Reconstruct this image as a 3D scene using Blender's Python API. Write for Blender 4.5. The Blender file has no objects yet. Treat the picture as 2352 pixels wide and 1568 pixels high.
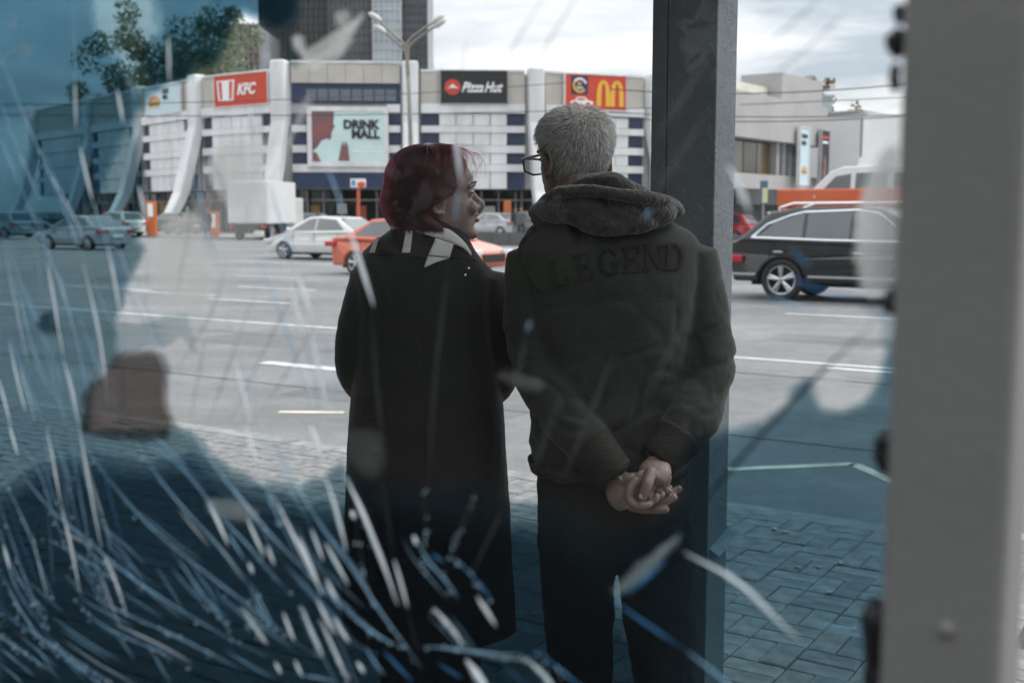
import bpy, bmesh, math, random
import numpy as np
from mathutils import Vector, Matrix, noise
from mathutils.bvhtree import BVHTree
random.seed(7); np.random.seed(7)
R = math.radians
SC = bpy.context.scene
COL = SC.collection

# ------------------------------------------------------------------ camera, sky, sun, exposure
CAMZ = 1.50                      # lens height above the pavement (pavement z = 0, road z = -0.12)
FPX = 2613.0                     # focal length in pixels of a 2352 px wide print (40 mm on 36 mm)
PITCH = math.atan(297 / FPX)
cam = bpy.data.cameras.new('camera'); cam_o = bpy.data.objects.new('camera', cam); COL.objects.link(cam_o)
cam.sensor_width = 36; cam.lens = FPX / 2352 * 36; cam.clip_start = 0.05; cam.clip_end = 3000
cam_o.location = (0, 0, CAMZ); cam_o.rotation_euler = (R(90) - PITCH, 0, 0)
cam.dof.use_dof = True; cam.dof.focus_distance = 2.72; cam.dof.aperture_fstop = 5.2
SC.camera = cam_o

SUN_EL, SUN_AZ = 50, 76           # azimuth clockwise from +Y: light comes from the right, a little ahead
world = bpy.data.worlds.new('World'); SC.world = world; world.use_nodes = True
def build_sky():
    nt = world.node_tree; N = nt.nodes; L = nt.links; N.clear()
    def n(t, **k):
        x = N.new(t)
        for a, b in k.items(): setattr(x, a, b)
        return x
    def math_(op, a, b=None):
        m = n('ShaderNodeMath', operation=op)
        for i, v in enumerate((a, b)):
            if v is None: continue
            if isinstance(v, (int, float)): m.inputs[i].default_value = v
            else: L.new(v, m.inputs[i])
        return m.outputs[0]
    sky = n('ShaderNodeTexSky', sky_type='NISHITA', sun_disc=False)
    sky.sun_elevation = R(SUN_EL); sky.sun_rotation = R(SUN_AZ)
    tc = n('ShaderNodeTexCoord'); sep = n('ShaderNodeSeparateXYZ'); L.new(tc.outputs['Generated'], sep.inputs[0])
    z = math_('MAXIMUM', sep.outputs[2], 0.0)
    den = math_('ADD', z, 0.16)
    comb = n('ShaderNodeCombineXYZ')
    L.new(math_('DIVIDE', sep.outputs[0], den), comb.inputs[0]); L.new(math_('DIVIDE', sep.outputs[1], den), comb.inputs[1])
    no = n('ShaderNodeTexNoise'); no.inputs['Scale'].default_value = 0.85; no.inputs['Detail'].default_value = 7
    no.inputs['Roughness'].default_value = 0.55; no.inputs['Distortion'].default_value = 0.35
    L.new(comb.outputs[0], no.inputs['Vector'])
    ramp = n('ShaderNodeValToRGB'); e = ramp.color_ramp
    e.elements[0].position = 0.42; e.elements[0].color = (0.44, 0.49, 0.55, 1)
    e.elements[1].position = 0.60; e.elements[1].color = (0.97, 0.97, 0.96, 1)
    L.new(no.outputs[0], ramp.inputs[0])
    lum = math_('MULTIPLY', math_('ADD', math_('MULTIPLY', z, 1.6), 0.86), 7.6)   # an overcast dome brightens to the zenith
    sc = n('ShaderNodeVectorMath', operation='SCALE'); L.new(ramp.outputs[0], sc.inputs[0]); L.new(lum, sc.inputs['Scale'])
    mix = n('ShaderNodeMix', data_type='RGBA'); mix.inputs[0].default_value = 0.93
    L.new(sky.outputs[0], mix.inputs[6]); L.new(sc.outputs[0], mix.inputs[7])
    bg = n('ShaderNodeBackground'); bg.inputs[1].default_value = 0.10; L.new(mix.outputs[2], bg.inputs[0])
    out = n('ShaderNodeOutputWorld'); L.new(bg.outputs[0], out.inputs[0])
build_sky()
sun = bpy.data.lights.new('sun', 'SUN'); sun.energy = 1.4; sun.angle = R(18); sun.color = (1, 0.96, 0.9)
sun_o = bpy.data.objects.new('sun', sun); COL.objects.link(sun_o)
_d = Vector((math.sin(R(SUN_AZ)) * math.cos(R(SUN_EL)), math.cos(R(SUN_AZ)) * math.cos(R(SUN_EL)), math.sin(R(SUN_EL))))
sun_o.rotation_euler = _d.to_track_quat('Z', 'Y').to_euler(); sun_o.location = (30, 10, 40)
SC.view_settings.view_transform = 'Standard'; SC.view_settings.look = 'None'
SC.view_settings.exposure = 0.74; SC.view_settings.gamma = 1.0; SC.view_settings.use_curve_mapping = False
SC.render.engine = 'CYCLES'
SC.cycles.transparent_max_bounces = 40; SC.cycles.max_bounces = 6; SC.cycles.diffuse_bounces = 3; SC.cycles.glossy_bounces = 3; SC.cycles.transmission_bounces = 6
SC.cycles.use_adaptive_sampling = True; SC.cycles.adaptive_threshold = 0.02
SC.cycles.use_denoising = True

# ------------------------------------------------------------------ places read off the photograph
CAM = Vector((0, 0, CAMZ)); FWD = Vector((0, math.cos(PITCH), -math.sin(PITCH))); UPV = Vector((0, math.sin(PITCH), math.cos(PITCH)))
def ray(x, y): return FWD + Vector((1, 0, 0)) * ((x - 1176) / FPX) + UPV * (-(y - 784) / FPX)
def at(x, y, Y):
    d = ray(x, y); return CAM + d * (Y / d.y)
def gnd(x, y, z=-0.12):
    d = ray(x, y); return CAM + d * ((z - CAMZ) / d.z)
U = Vector((-4076, 2613, 0)).normalized()          # along the road, to the left and away
NRM = Vector((U.y, -U.x, 0))                        # across the road, away from the camera
if NRM.y < 0: NRM = -NRM
PANE0 = Vector((0.2, 0.58, 0))                      # where the glass meets its right-hand post
def pane(x, y, off=0.0):
    d = ray(x, y); t = ((PANE0 - CAM).dot(NRM)) / d.dot(NRM)
    return CAM + d * t - NRM * off                  # off > 0: towards the camera
def ang(v): return math.atan2(v.y, v.x)

# ------------------------------------------------------------------ mesh helpers
class MB:
    def __init__(s): s.V = []; s.F = []
    def add(s, V, F):
        b = len(s.V); s.V += [tuple(v) for v in V]; s.F += [tuple(i + b for i in f) for f in F]; return s
    def box(s, x0, x1, y0, y1, z0, z1, M=None):
        V = [(x, y, z) for z in (z0, z1) for y in (y0, y1) for x in (x0, x1)]
        if M is not None: V = [M @ Vector(v) for v in V]
        return s.add(V, [(0, 2, 3, 1), (4, 5, 7, 6), (0, 1, 5, 4), (2, 6, 7, 3), (0, 4, 6, 2), (1, 3, 7, 5)])
    def prism(s, poly, y0, y1, f=None):
        """poly in (x, z), pushed from y0 to y1; f maps a point"""
        n = len(poly); V = [(p[0], y0, p[1]) for p in poly] + [(p[0], y1, p[1]) for p in poly]
        if f: V = [f(*v) for v in V]
        return s.add(V, [tuple(range(n)), tuple(reversed(range(n, 2 * n)))] + [((i + 1) % n, i, n + i, n + (i + 1) % n) for i in range(n)])
    def tube(s, P, r, n=12, sub=0, flat=None, cap=True):
        P = [Vector(p) for p in P]; r = list(r) if hasattr(r, '__len__') else [r] * len(P)
        if sub: P, r = spline(P, r, sub)
        t0 = (P[1] - P[0]).normalized(); ref = Vector((0, 0, 1)) if abs(t0.z) < 0.9 else Vector((0, 1, 0))
        a = t0.cross(ref).normalized(); V = []
        for i, p in enumerate(P):
            t = (P[min(i + 1, len(P) - 1)] - P[max(i - 1, 0)]).normalized()
            a = (a - t * a.dot(t)).normalized(); b = t.cross(a)
            fa, fb = flat if flat else (1, 1)
            V += [p + (a * math.cos(2 * math.pi * k / n) * fa + b * math.sin(2 * math.pi * k / n) * fb) * r[i] for k in range(n)]
        m = len(P); F = [(i * n + k, i * n + (k + 1) % n, (i + 1) * n + (k + 1) % n, (i + 1) * n + k) for i in range(m - 1) for k in range(n)]
        if cap:
            V += [P[0] - t0 * r[0] * 0.55, P[-1] + (P[-1] - P[-2]).normalized() * r[-1] * 0.55]
            F += [(m * n, (k + 1) % n, k) for k in range(n)] + [(m * n + 1, (m - 1) * n + k, (m - 1) * n + (k + 1) % n) for k in range(n)]
        return s.add(V, F)
    def ball(s, c, r, n=14, rot=None):
        c = Vector(c); r = Vector(r) if hasattr(r, '__len__') else Vector((r, r, r)); V = []; m = n // 2
        for i in range(1, m):
            th = math.pi * i / m
            for k in range(n):
                ph = 2 * math.pi * k / n
                V.append(Vector((r.x * math.sin(th) * math.cos(ph), r.y * math.sin(th) * math.sin(ph), r.z * math.cos(th))))
        V += [Vector((0, 0, r.z)), Vector((0, 0, -r.z))]
        if rot is not None: V = [rot @ v for v in V]
        F = [(i * n + k, (i + 1) * n + k, (i + 1) * n + (k + 1) % n, i * n + (k + 1) % n) for i in range(m - 2) for k in range(n)]
        t = (m - 1) * n
        F += [(t, k, (k + 1) % n) for k in range(n)] + [(t + 1, (m - 2) * n + (k + 1) % n, (m - 2) * n + k) for k in range(n)]
        return s.add([c + v for v in V], F)
    def rings(s, RS, cap=True):
        n = len(RS[0]); m = len(RS); V = [v for r in RS for v in r]
        F = [(i * n + k, i * n + (k + 1) % n, (i + 1) * n + (k + 1) % n, (i + 1) * n + k) for i in range(m - 1) for k in range(n)]
        if cap: F += [tuple(reversed(range(n))), tuple(range((m - 1) * n, m * n))]
        return s.add(V, F)
    def xf(s, M): s.V = [tuple(M @ Vector(v)) for v in s.V]; return s
    def mesh(s, name='m'):
        me = bpy.data.meshes.new(name); me.from_pydata([tuple(v) for v in s.V], [], s.F); me.update()
        bm = bmesh.new(); bm.from_mesh(me); bmesh.ops.recalc_face_normals(bm, faces=bm.faces); bm.to_mesh(me); bm.free()
        return me
    def build(s, name, m, parent=None, smooth=False, bevel=0, seg=2, local=False):
        return link(name, s.mesh(name), m, parent, smooth, bevel, seg, local)

def spline(P, r, sub):
    Q, q = [], []; n = len(P)
    for i in range(n - 1):
        p0, p1, p2, p3 = P[max(i - 1, 0)], P[i], P[i + 1], P[min(i + 2, n - 1)]
        for k in range(sub):
            t = k / sub
            Q.append(0.5 * ((2 * p1) + (p2 - p0) * t + (2 * p0 - 5 * p1 + 4 * p2 - p3) * t * t + (3 * p1 - p0 - 3 * p2 + p3) * t ** 3))
            u = t * t * (3 - 2 * t); q.append(r[i] * (1 - u) + r[i + 1] * u)
    return Q + [P[-1]], q + [r[-1]]

def world_of(o):
    m = Matrix.Translation(o.location) @ o.rotation_euler.to_matrix().to_4x4()
    return m if o.parent is None else world_of(o.parent) @ o.matrix_parent_inverse @ m
def link(name, me, m, parent=None, smooth=False, bevel=0, seg=2, local=False):
    o = bpy.data.objects.new(name, me); COL.objects.link(o)
    if m is not None and not me.materials: me.materials.append(m)
    if smooth: me.polygons.foreach_set('use_smooth', [True] * len(me.polygons))
    if bevel:
        b = o.modifiers.new('bevel', 'BEVEL'); b.width = bevel; b.segments = seg; b.limit_method = 'ANGLE'; b.angle_limit = R(35)
    if parent is not None:
        o.parent = parent
        if not local:            # the mesh was written in world coordinates
            o.matrix_parent_inverse = world_of(parent).inverted()
    return o
def thing(name, label, cat, loc=(0, 0, 0), rz=0, group=None):
    o = bpy.data.objects.new(name, None); COL.objects.link(o); o.location = loc; o.rotation_euler = (0, 0, rz); o.empty_display_size = 0.2
    return tag(o, label, cat, group)
def tag(o, label, cat, group=None):
    o['label'] = label; o['category'] = cat
    if group: o['group'] = group
    return o
def kind(o, k, label=None):
    o['kind'] = k
    if label: o['label'] = label
    return o
def rebase(o, base):                 # move a world-coordinate mesh's origin to its base
    o.data.transform(Matrix.Translation(-Vector(base))); o.location = base; return o

def evaluated(o):
    dg = bpy.context.evaluated_depsgraph_get(); dg.update()
    return bpy.data.meshes.new_from_object(o.evaluated_get(dg))
def fuse(mb, voxel, smooth_it=4, factor=0.5):
    """one continuous skin round overlapping closed shapes"""
    o = bpy.data.objects.new('tmp', mb.mesh()); COL.objects.link(o)
    r = o.modifiers.new('r', 'REMESH'); r.mode = 'VOXEL'; r.voxel_size = voxel; r.use_smooth_shade = True
    if smooth_it:
        s = o.modifiers.new('s', 'SMOOTH'); s.iterations = smooth_it; s.factor = factor
    me = evaluated(o); bpy.data.objects.remove(o); me.materials.clear(); return me
def text_mesh(s, size=1.0, shear=0, bold=0, ext=0.0, align='LEFT', space=1.0, res=3):
    c = bpy.data.curves.new('t', 'FONT'); c.body = s; c.size = size; c.shear = shear; c.offset = bold; c.extrude = ext; c.align_x = align
    c.space_character = space; c.resolution_u = res
    o = bpy.data.objects.new('t', c); COL.objects.link(o); me = evaluated(o); bpy.data.objects.remove(o); me.materials.clear(); return me

# ------------------------------------------------------------------ materials
def nd(nt, t, **k):
    x = nt.nodes.new(t)
    for a, b in k.items(): setattr(x, a, b)
    return x
def M(name, col, rough=0.6, metal=0.0, var=0.0, scale=8.0, bump=0.0, bscale=None, spec=0.5, coat=0.0, detail=5, stretch=None, col2=None, sheen=0, lo=0.35, hi=0.65, trans=0, bdist=0.01):
    m = bpy.data.materials.get(name)
    if m: return m
    m = bpy.data.materials.new(name); m.use_nodes = True; nt = m.node_tree; p = nt.nodes['Principled BSDF']
    c = tuple(col) + (1,)
    p.inputs['Base Color'].default_value = c; p.inputs['Roughness'].default_value = rough; p.inputs['Metallic'].default_value = metal
    p.inputs['Specular IOR Level'].default_value = spec; p.inputs['Coat Weight'].default_value = coat; p.inputs['Coat Roughness'].default_value = 0.08
    p.inputs['Sheen Weight'].default_value = sheen; p.inputs['Transmission Weight'].default_value = trans
    if var or bump or col2:
        tc = nd(nt, 'ShaderNodeTexCoord'); src = tc.outputs['Object']
        if stretch:
            mp = nd(nt, 'ShaderNodeMapping'); mp.inputs['Scale'].default_value = stretch; nt.links.new(src, mp.inputs[0]); src = mp.outputs[0]
        if var or col2:
            no = nd(nt, 'ShaderNodeTexNoise'); no.inputs['Scale'].default_value = scale; no.inputs['Detail'].default_value = detail; nt.links.new(src, no.inputs['Vector'])
            rp = nd(nt, 'ShaderNodeValToRGB'); rp.color_ramp.elements[0].position = lo; rp.color_ramp.elements[1].position = hi
            if col2: a, b = tuple(col), tuple(col2)
            else: a, b = tuple(v * (1 - var) for v in col), tuple(min(1, v * (1 + var)) for v in col)
            rp.color_ramp.elements[0].color = a + (1,); rp.color_ramp.elements[1].color = b + (1,)
            nt.links.new(no.outputs[0], rp.inputs[0]); nt.links.new(rp.outputs[0], p.inputs['Base Color'])
        if bump:
            nb = nd(nt, 'ShaderNodeTexNoise'); nb.inputs['Scale'].default_value = bscale or scale * 4; nb.inputs['Detail'].default_value = 6; nt.links.new(src, nb.inputs['Vector'])
            bp = nd(nt, 'ShaderNodeBump'); bp.inputs['Strength'].default_value = bump; bp.inputs['Distance'].default_value = bdist
            nt.links.new(nb.outputs[0], bp.inputs['Height']); nt.links.new(bp.outputs[0], p.inputs['Normal'])
    return m
def clear_mat(name, tint, veil, veil_amount, gloss=0.05, rough=0.05, noise_scale=6.0, noise_amt=0.6, kind_='TRANSLUCENT', lo=.3, hi=.7, dif=0.35, tint2=None, tscale=2.0):
    """see-through sheet: tinted transmission, a scattering veil that varies like grime, and a little mirror"""
    m = bpy.data.materials.new(name); m.use_nodes = True; nt = m.node_tree; N = nt.nodes; L = nt.links; N.clear()
    out = nd(nt, 'ShaderNodeOutputMaterial'); tr = nd(nt, 'ShaderNodeBsdfTransparent'); tr.inputs[0].default_value = tuple(tint) + (1,)
    tl = nd(nt, 'ShaderNodeBsdfTranslucent'); tl.inputs[0].default_value = tuple(veil) + (1,)
    df = nd(nt, 'ShaderNodeBsdfDiffuse'); df.inputs[0].default_value = tuple(veil) + (1,)
    sc = nd(nt, 'ShaderNodeMixShader'); sc.inputs[0].default_value = dif; L.new(tl.outputs[0], sc.inputs[1]); L.new(df.outputs[0], sc.inputs[2])
    tc = nd(nt, 'ShaderNodeTexCoord'); no = nd(nt, 'ShaderNodeTexNoise'); no.inputs['Scale'].default_value = noise_scale; no.inputs['Detail'].default_value = 6
    L.new(tc.outputs['Object'], no.inputs['Vector'])
    mr = nd(nt, 'ShaderNodeMapRange'); mr.inputs['From Min'].default_value = lo; mr.inputs['From Max'].default_value = hi
    mr.inputs['To Min'].default_value = veil_amount * (1 - noise_amt); mr.inputs['To Max'].default_value = min(1, veil_amount * (1 + noise_amt))
    L.new(no.outputs[0], mr.inputs['Value'])
    if tint2:
        n2 = nd(nt, 'ShaderNodeTexNoise'); n2.inputs['Scale'].default_value = tscale; n2.inputs['Detail'].default_value = 5; n2.inputs['Distortion'].default_value = .6; L.new(tc.outputs['Object'], n2.inputs['Vector'])
        r2 = nd(nt, 'ShaderNodeValToRGB'); r2.color_ramp.elements[0].position = .36; r2.color_ramp.elements[1].position = .64; r2.color_ramp.elements[0].color = tuple(tint) + (1,); r2.color_ramp.elements[1].color = tuple(tint2) + (1,)
        L.new(n2.outputs[0], r2.inputs[0]); L.new(r2.outputs[0], tr.inputs[0])
    mx = nd(nt, 'ShaderNodeMixShader'); L.new(mr.outputs[0], mx.inputs[0]); L.new(tr.outputs[0], mx.inputs[1]); L.new(sc.outputs[0], mx.inputs[2])
    last = mx.outputs[0]
    if gloss:
        gl = nd(nt, 'ShaderNodeBsdfGlossy'); gl.inputs['Roughness'].default_value = rough
        m2 = nd(nt, 'ShaderNodeMixShader'); m2.inputs[0].default_value = gloss; L.new(last, m2.inputs[1]); L.new(gl.outputs[0], m2.inputs[2]); last = m2.outputs[0]
    L.new(last, out.inputs[0]); return m
WHITE = M('white_panel', (0.66, 0.66, 0.665), 0.55, var=0.13, scale=0.9, bump=0.05, bscale=3, stretch=(1, 1, .25), detail=8)
DARKG = M('dark_glass', (0.012, 0.014, 0.017), 0.08, spec=0.6)
BLACK = M('black_rubber', (0.012, 0.012, 0.013), 0.7)
CHROME = M('chrome', (0.75, 0.76, 0.78), 0.18, metal=1)
STEEL = M('grey_steel', (0.3, 0.31, 0.32), 0.5, metal=0.3)

# ------------------------------------------------------------------ ground, road, pavements
def asphalt(name, k):
    m = M(name, (0.225 * k, 0.227 * k, 0.23 * k), .85, bump=.5, bscale=90); nt = m.node_tree; L = nt.links; p = nt.nodes['Principled BSDF']
    tc = nd(nt, 'ShaderNodeTexCoord'); mp = nd(nt, 'ShaderNodeMapping'); mp.inputs['Rotation'].default_value = (0, 0, -ang(U)); mp.inputs['Scale'].default_value = (.07, 1, 1); L.new(tc.outputs['Object'], mp.inputs[0])
    fs = []
    for src, sc, lo, hi, a in ((tc.outputs['Object'], .35, .35, .65, .18), (mp.outputs[0], 1.1, .34, .66, .09), (tc.outputs['Object'], 5, .3, .7, .12), (tc.outputs['Object'], 40, .3, .7, .14)):
        n_ = nd(nt, 'ShaderNodeTexNoise'); n_.inputs['Scale'].default_value = sc; n_.inputs['Detail'].default_value = 5; L.new(src, n_.inputs['Vector'])
        r_ = nd(nt, 'ShaderNodeMapRange'); r_.inputs['From Min'].default_value = lo; r_.inputs['From Max'].default_value = hi; r_.inputs['To Min'].default_value = 1 - a; r_.inputs['To Max'].default_value = 1 + a; L.new(n_.outputs[0], r_.inputs['Value']); fs.append(r_.outputs[0])
    v = fs[0]
    for f in fs[1:]:
        q = nd(nt, 'ShaderNodeMath', operation='MULTIPLY'); L.new(v, q.inputs[0]); L.new(f, q.inputs[1]); v = q.outputs[0]
    q = nd(nt, 'ShaderNodeVectorMath', operation='SCALE'); q.inputs[0].default_value = (0.225 * k, 0.227 * k, 0.23 * k); L.new(v, q.inputs['Scale']); L.new(q.outputs[0], p.inputs['Base Color']); return m
ASPH = asphalt('asphalt', .8); ASPD = asphalt('asphalt_patch', .64)
CONC = M('far_paving', (0.33, 0.325, 0.315), 0.8, var=0.15, scale=0.5, bump=0.2, bscale=8)
KERBM = M('kerb_stone', (0.24, 0.24, 0.235), 0.85, var=0.25, scale=9, bump=0.5, bscale=60)
PAVM = [M('paver_grey_%d' % i, c, 0.85, var=0.28, scale=14, bump=0.55, bscale=120, bdist=.004) for i, c in enumerate([(0.20, 0.20, 0.2), (0.235, 0.232, 0.225), (0.17, 0.172, 0.175), (0.215, 0.205, 0.2)])]
JOINT = M('paver_joint', (0.07, 0.068, 0.064), 0.95, var=0.4, scale=60)
KERB = gnd(1670, 1150, 0.0)                            # a point on the near kerb edge
MU = Matrix(((-U.x, NRM.x, 0, KERB.x), (-U.y, NRM.y, 0, KERB.y), (0, 0, 1, 0), (0, 0, 0, 1)))   # a: to the right along the kerb, b: out over the road
MUI = MU.inverted()
def ab(p): q = MUI @ Vector(p); return q.x, q.y
FAR = ab(gnd(500, 548))[1]
def sheet(name, a0, a1, b0, b1, z, m):
    return kind(MB().add([MU @ Vector(v) for v in ((a0, b0, z), (a1, b0, z), (a1, b1, z), (a0, b1, z))], [(0, 1, 2, 3)]).build(name, m), 'structure')
sheet('ground', -1500, 1500, -1500, 1500, -0.30, M('soil', (0.12, 0.11, 0.09), 0.95, var=0.3, scale=0.3))
sheet('road', -900, 900, 0, FAR, -0.12, ASPH)
sheet('far_pavement', -900, 900, FAR + 0.3, 700, -0.02, CONC)
kind(MB().box(-900, 900, FAR, FAR + 0.3, -0.3, -0.005, MU).build('far_kerb', KERBM), 'structure')
pv = kind(MB().box(-12, 14, -12, -0.16, -0.28, -0.013, MU).build('pavement', JOINT), 'structure')
ks = kind(thing('kerb', 'kerb', 'x'), 'structure'); del ks['label']; del ks['category']
for i in range(-7, 9):
    MB().box(i + 0.004, i + 0.996, -0.155, 0, -0.2, 0.002 * (i % 3), MU).build('kerb_stone', KERBM, ks, bevel=0.012)
def in_view(p, pad=60):
    v = Vector(p) - CAM; d = v.dot(FWD)
    if d < 0.3: return False
    x = 1176 + FPX * v.x / d; y = 784 - FPX * v.dot(UPV) / d
    return -pad < x < 2352 + pad and -pad < y < 1568 + pad
# basket-weave pavers, 0.2 x 0.1: pairs lying by turns along and across the kerb
shapes = {}
for o_ in (0, 1):
    w, h = (0.196, 0.096) if o_ == 0 else (0.096, 0.196)
    for k, pm in enumerate(PAVM):
        b = MB(); e = 0.005
        b.add([(-w/2, -h/2, -.05), (w/2, -h/2, -.05), (w/2, h/2, -.05), (-w/2, h/2, -.05), (-w/2, -h/2, -e), (w/2, -h/2, -e), (w/2, h/2, -e), (-w/2, h/2, -e),
               (-w/2+e, -h/2+e, 0), (w/2-e, -h/2+e, 0), (w/2-e, h/2-e, 0), (-w/2+e, h/2-e, 0)],
              [(0, 1, 5, 4), (1, 2, 6, 5), (2, 3, 7, 6), (3, 0, 4, 7), (4, 5, 9, 8), (5, 6, 10, 9), (6, 7, 11, 10), (7, 4, 8, 11), (8, 9, 10, 11)])
        shapes[o_, k] = b.mesh('paver')
        shapes[o_, k].materials.append(pm)
cand = []
for i in range(-30, 34):
    for j in range(1, 40):
        a0, b0 = i * 0.2, -0.16 - j * 0.2
        o_ = (i + j) % 2
        for q in (0, 1):
            c = (a0 + 0.1, b0 + 0.05 + 0.1 * q) if o_ == 0 else (a0 + 0.05 + 0.1 * q, b0 + 0.1)
            cand.append((o_, c))
rest = MB(); nvis = []
for o_, c in cand:
    p = MU @ Vector((c[0], c[1], 0))
    if in_view(p, 30): nvis.append(((p - CAM).length, o_, c))
    elif c[1] > -4.5 and abs(c[0]) < 5: nvis.append((1e3 + (p - CAM).length, o_, c))
nvis.sort()
rz = Matrix.Rotation(ang(-U), 4, 'Z')
for k, (d, o_, c) in enumerate(nvis):
    dz = random.uniform(-0.003, 0.003); tilt = Matrix.Rotation(random.uniform(-.012, .012), 4, 'X') @ Matrix.Rotation(random.uniform(-.012, .012), 4, 'Y')
    mw = Matrix.Translation(MU @ Vector((c[0], c[1], dz))) @ rz @ tilt
    me = shapes[o_, random.choice((0, 0, 1, 1, 2, 3))]
    if k < 300 and d < 999:
        o = bpy.data.objects.new('paver', me); COL.objects.link(o); o.parent = pv; o.matrix_local = mw
    elif d < 999 or k < 1500:
        rest.add([mw @ v.co for v in me.vertices], [tuple(p.vertices) for p in me.polygons])
kind(rest.build('pavers_beyond', PAVM[0], pv), 'stuff')
LEAFM = M('fallen_leaf', (0.5, 0.42, 0.33), 0.8, var=0.4, scale=30)
for k, (x, y) in enumerate(((1780, 1215), (1832, 1303), (1880, 1303), (1805, 1222), (1962, 1445), (2330, 1300), (1930, 1293), (1230, 1410), (1905, 1360))):
    g = gnd(x, y, 0.004); s = random.uniform(.012, .02); a = random.uniform(0, 6)
    pts = [(math.cos(a + t) * s * w, math.sin(a + t) * s * w, h) for t, w, h in ((0, 1.5, .006), (.7, .8, 0), (1.6, .7, .004), (2.6, .8, .001), (3.14, 1.2, .007), (3.8, .8, .001), (4.7, .7, .005), (5.5, .8, 0))]
    o = MB().add([g + Vector(p) for p in pts] + [g + Vector(p) + Vector((0, 0, .0015)) for p in pts], [tuple(range(8)), tuple(reversed(range(8, 16)))] + [(i, (i + 1) % 8, 8 + (i + 1) % 8, 8 + i) for i in range(8)]).build('fallen_leaf', LEAFM)
    tag(rebase(o, g), 'small dry fallen leaf on the pavers, ' + ['far one nearest the kerb', 'pale one in the middle of the paving', 'one just right of the pale middle leaf', 'right one of the pair near the kerb', 'nearest the frame post low down', 'one right of the near frame post', 'one left of the black sealant', 'one between the two people', 'lowest one in the middle of the paving'][k], 'leaf', 'dry leaves on the pavers')
# newer asphalt in the road, and a sealed joint
for k, (x, y, la, lb) in enumerate(((640, 905, 2.4, 1.1), (420, 780, 5, 1.6), (1750, 780, 3.2, .9), (120, 640, 9, 2.2), (1900, 960, 1.6, .8))):
    a, b_ = ab(gnd(x, y)); sheet('road_patch', a, a + la, b_, b_ + lb, -.1185, ASPD)
for x, y, w in ((600, 880, .035), (300, 745, .05), (1800, 655, .06)):
    a, b_ = ab(gnd(x, y)); sheet('tar_joint', a - 40, a + 40, b_, b_ + w, -.1178, M('tar', (0.05, 0.05, 0.052), .7, var=.3, scale=3))
# road paint
PAINT = M('white_road_paint', (0.55, 0.55, 0.54), 0.75, col2=(0.33, 0.33, 0.33), scale=7, lo=.5, hi=.75, bump=0.2, bscale=60)
YPAINT = M('yellow_road_paint', (0.68, 0.6, 0.48), 0.75, var=0.25, scale=6, bump=0.2, bscale=60)
def stripe(p, q, w, m, name='road_marking', lab=None):
    p, q = Vector(p), Vector(q); d = (q - p).normalized(); n = Vector((-d.y, d.x, 0)) * (w / 2); p.z = q.z = -0.116
    return kind(MB().add([p - n, q - n, q + n, p + n], [(0, 1, 2, 3)]).build(name, m), 'structure')
def along(x, y, x2=None, ln=None, w=.14, m=PAINT):
    a, b = ab(gnd(x, y)); a2 = a + ln if ln else ab(gnd(x2, y))[0]
    return stripe(MU @ Vector((a, b, -.116)), MU @ Vector((a2, b, -.116)), w, m)
a, b = ab(gnd(780, 755)); stripe(MU @ Vector((-60, b, 0)), MU @ Vector((25, b, 0)), .12, PAINT)
for x, y, ln, w in ((605, 832, 1.9, .2), (480, 686, 2.2, .14), (545, 658, 2.3, .15), (535, 632, 2.2, .15), (1805, 720, 3.2, .14), (1640, 632, 3, .16), (1730, 651, 2, .16), (140, 655, 3, .15), (300, 668, 2.5, .15), (1900, 845, 1.5, .14)):
    along(x, y, ln=ln, w=w)
a, b = ab(gnd(530, 600)); stripe(MU @ Vector((a, b, 0)), MU @ Vector((a + 9, b, 0)), .2, PAINT)
zz = [gnd(640, 946), gnd(790, 948), gnd(1240, 1040), gnd(1670, 1078), gnd(1960, 1066), gnd(2070, 1117), gnd(2360, 1240)]
for p, q in ((zz[0], zz[1]), (zz[3], zz[4]), (zz[4], zz[6])): stripe(p, q, .09, YPAINT)

# ------------------------------------------------------------------ the mall across the road
BEIGE = M('beige_cladding', (0.47, 0.44, 0.395), 0.6, var=0.07, scale=0.8)
NAVY = M('navy_panel', (0.02, 0.034, 0.085), 0.4, var=0.15, scale=2)
GREYW = M('grey_wall', (0.36, 0.36, 0.37), 0.7, var=0.1, scale=1)  # plain grey for walls, frames and piers
STONE = M('cream_stone', (0.62, 0.59, 0.52), 0.7, var=0.08, scale=2)
colpx = [(100, 112), (225, 101), (338, 92.7), (467, 85), (655, 80), (947, 80.6), (1228, 81), (1490, 84.6), (1660, 92)]
CP = [Vector(((x - 1176) / FPX * Y, Y, 0)) for x, Y in colpx]
mall = thing('shopping_mall', 'white curved shopping mall with slanting columns and navy louvred windows across the road', 'building', (-4, 84, 0))
def frame(p, q):
    s = (q - p).normalized(); o = Vector((s.y, -s.x, 0)); o = -o if o.y > 0 else o
    return Matrix(((s.x, o.x, 0, p.x), (s.y, o.y, 0, p.y), (0, 0, 1, 0), (0, 0, 0, 1))), (q - p).length
FR = [frame(CP[i], CP[i + 1]) for i in range(len(CP) - 1)]
ROWS = [(8.27, 7.49), (6.97, 6.13), (5.57, 4.83), (4.27, 3.12)]
LEDG = [(8.95, 8.3), (7.46, 7.0), (6.1, 5.6), (4.8, 4.3)]
def P(name, m, F, *bx, parent=mall, bevel=0):
    b = MB()
    for x in bx: b.box(*x, F)
    return b.build(name, m, parent, bevel=bevel)
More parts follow.
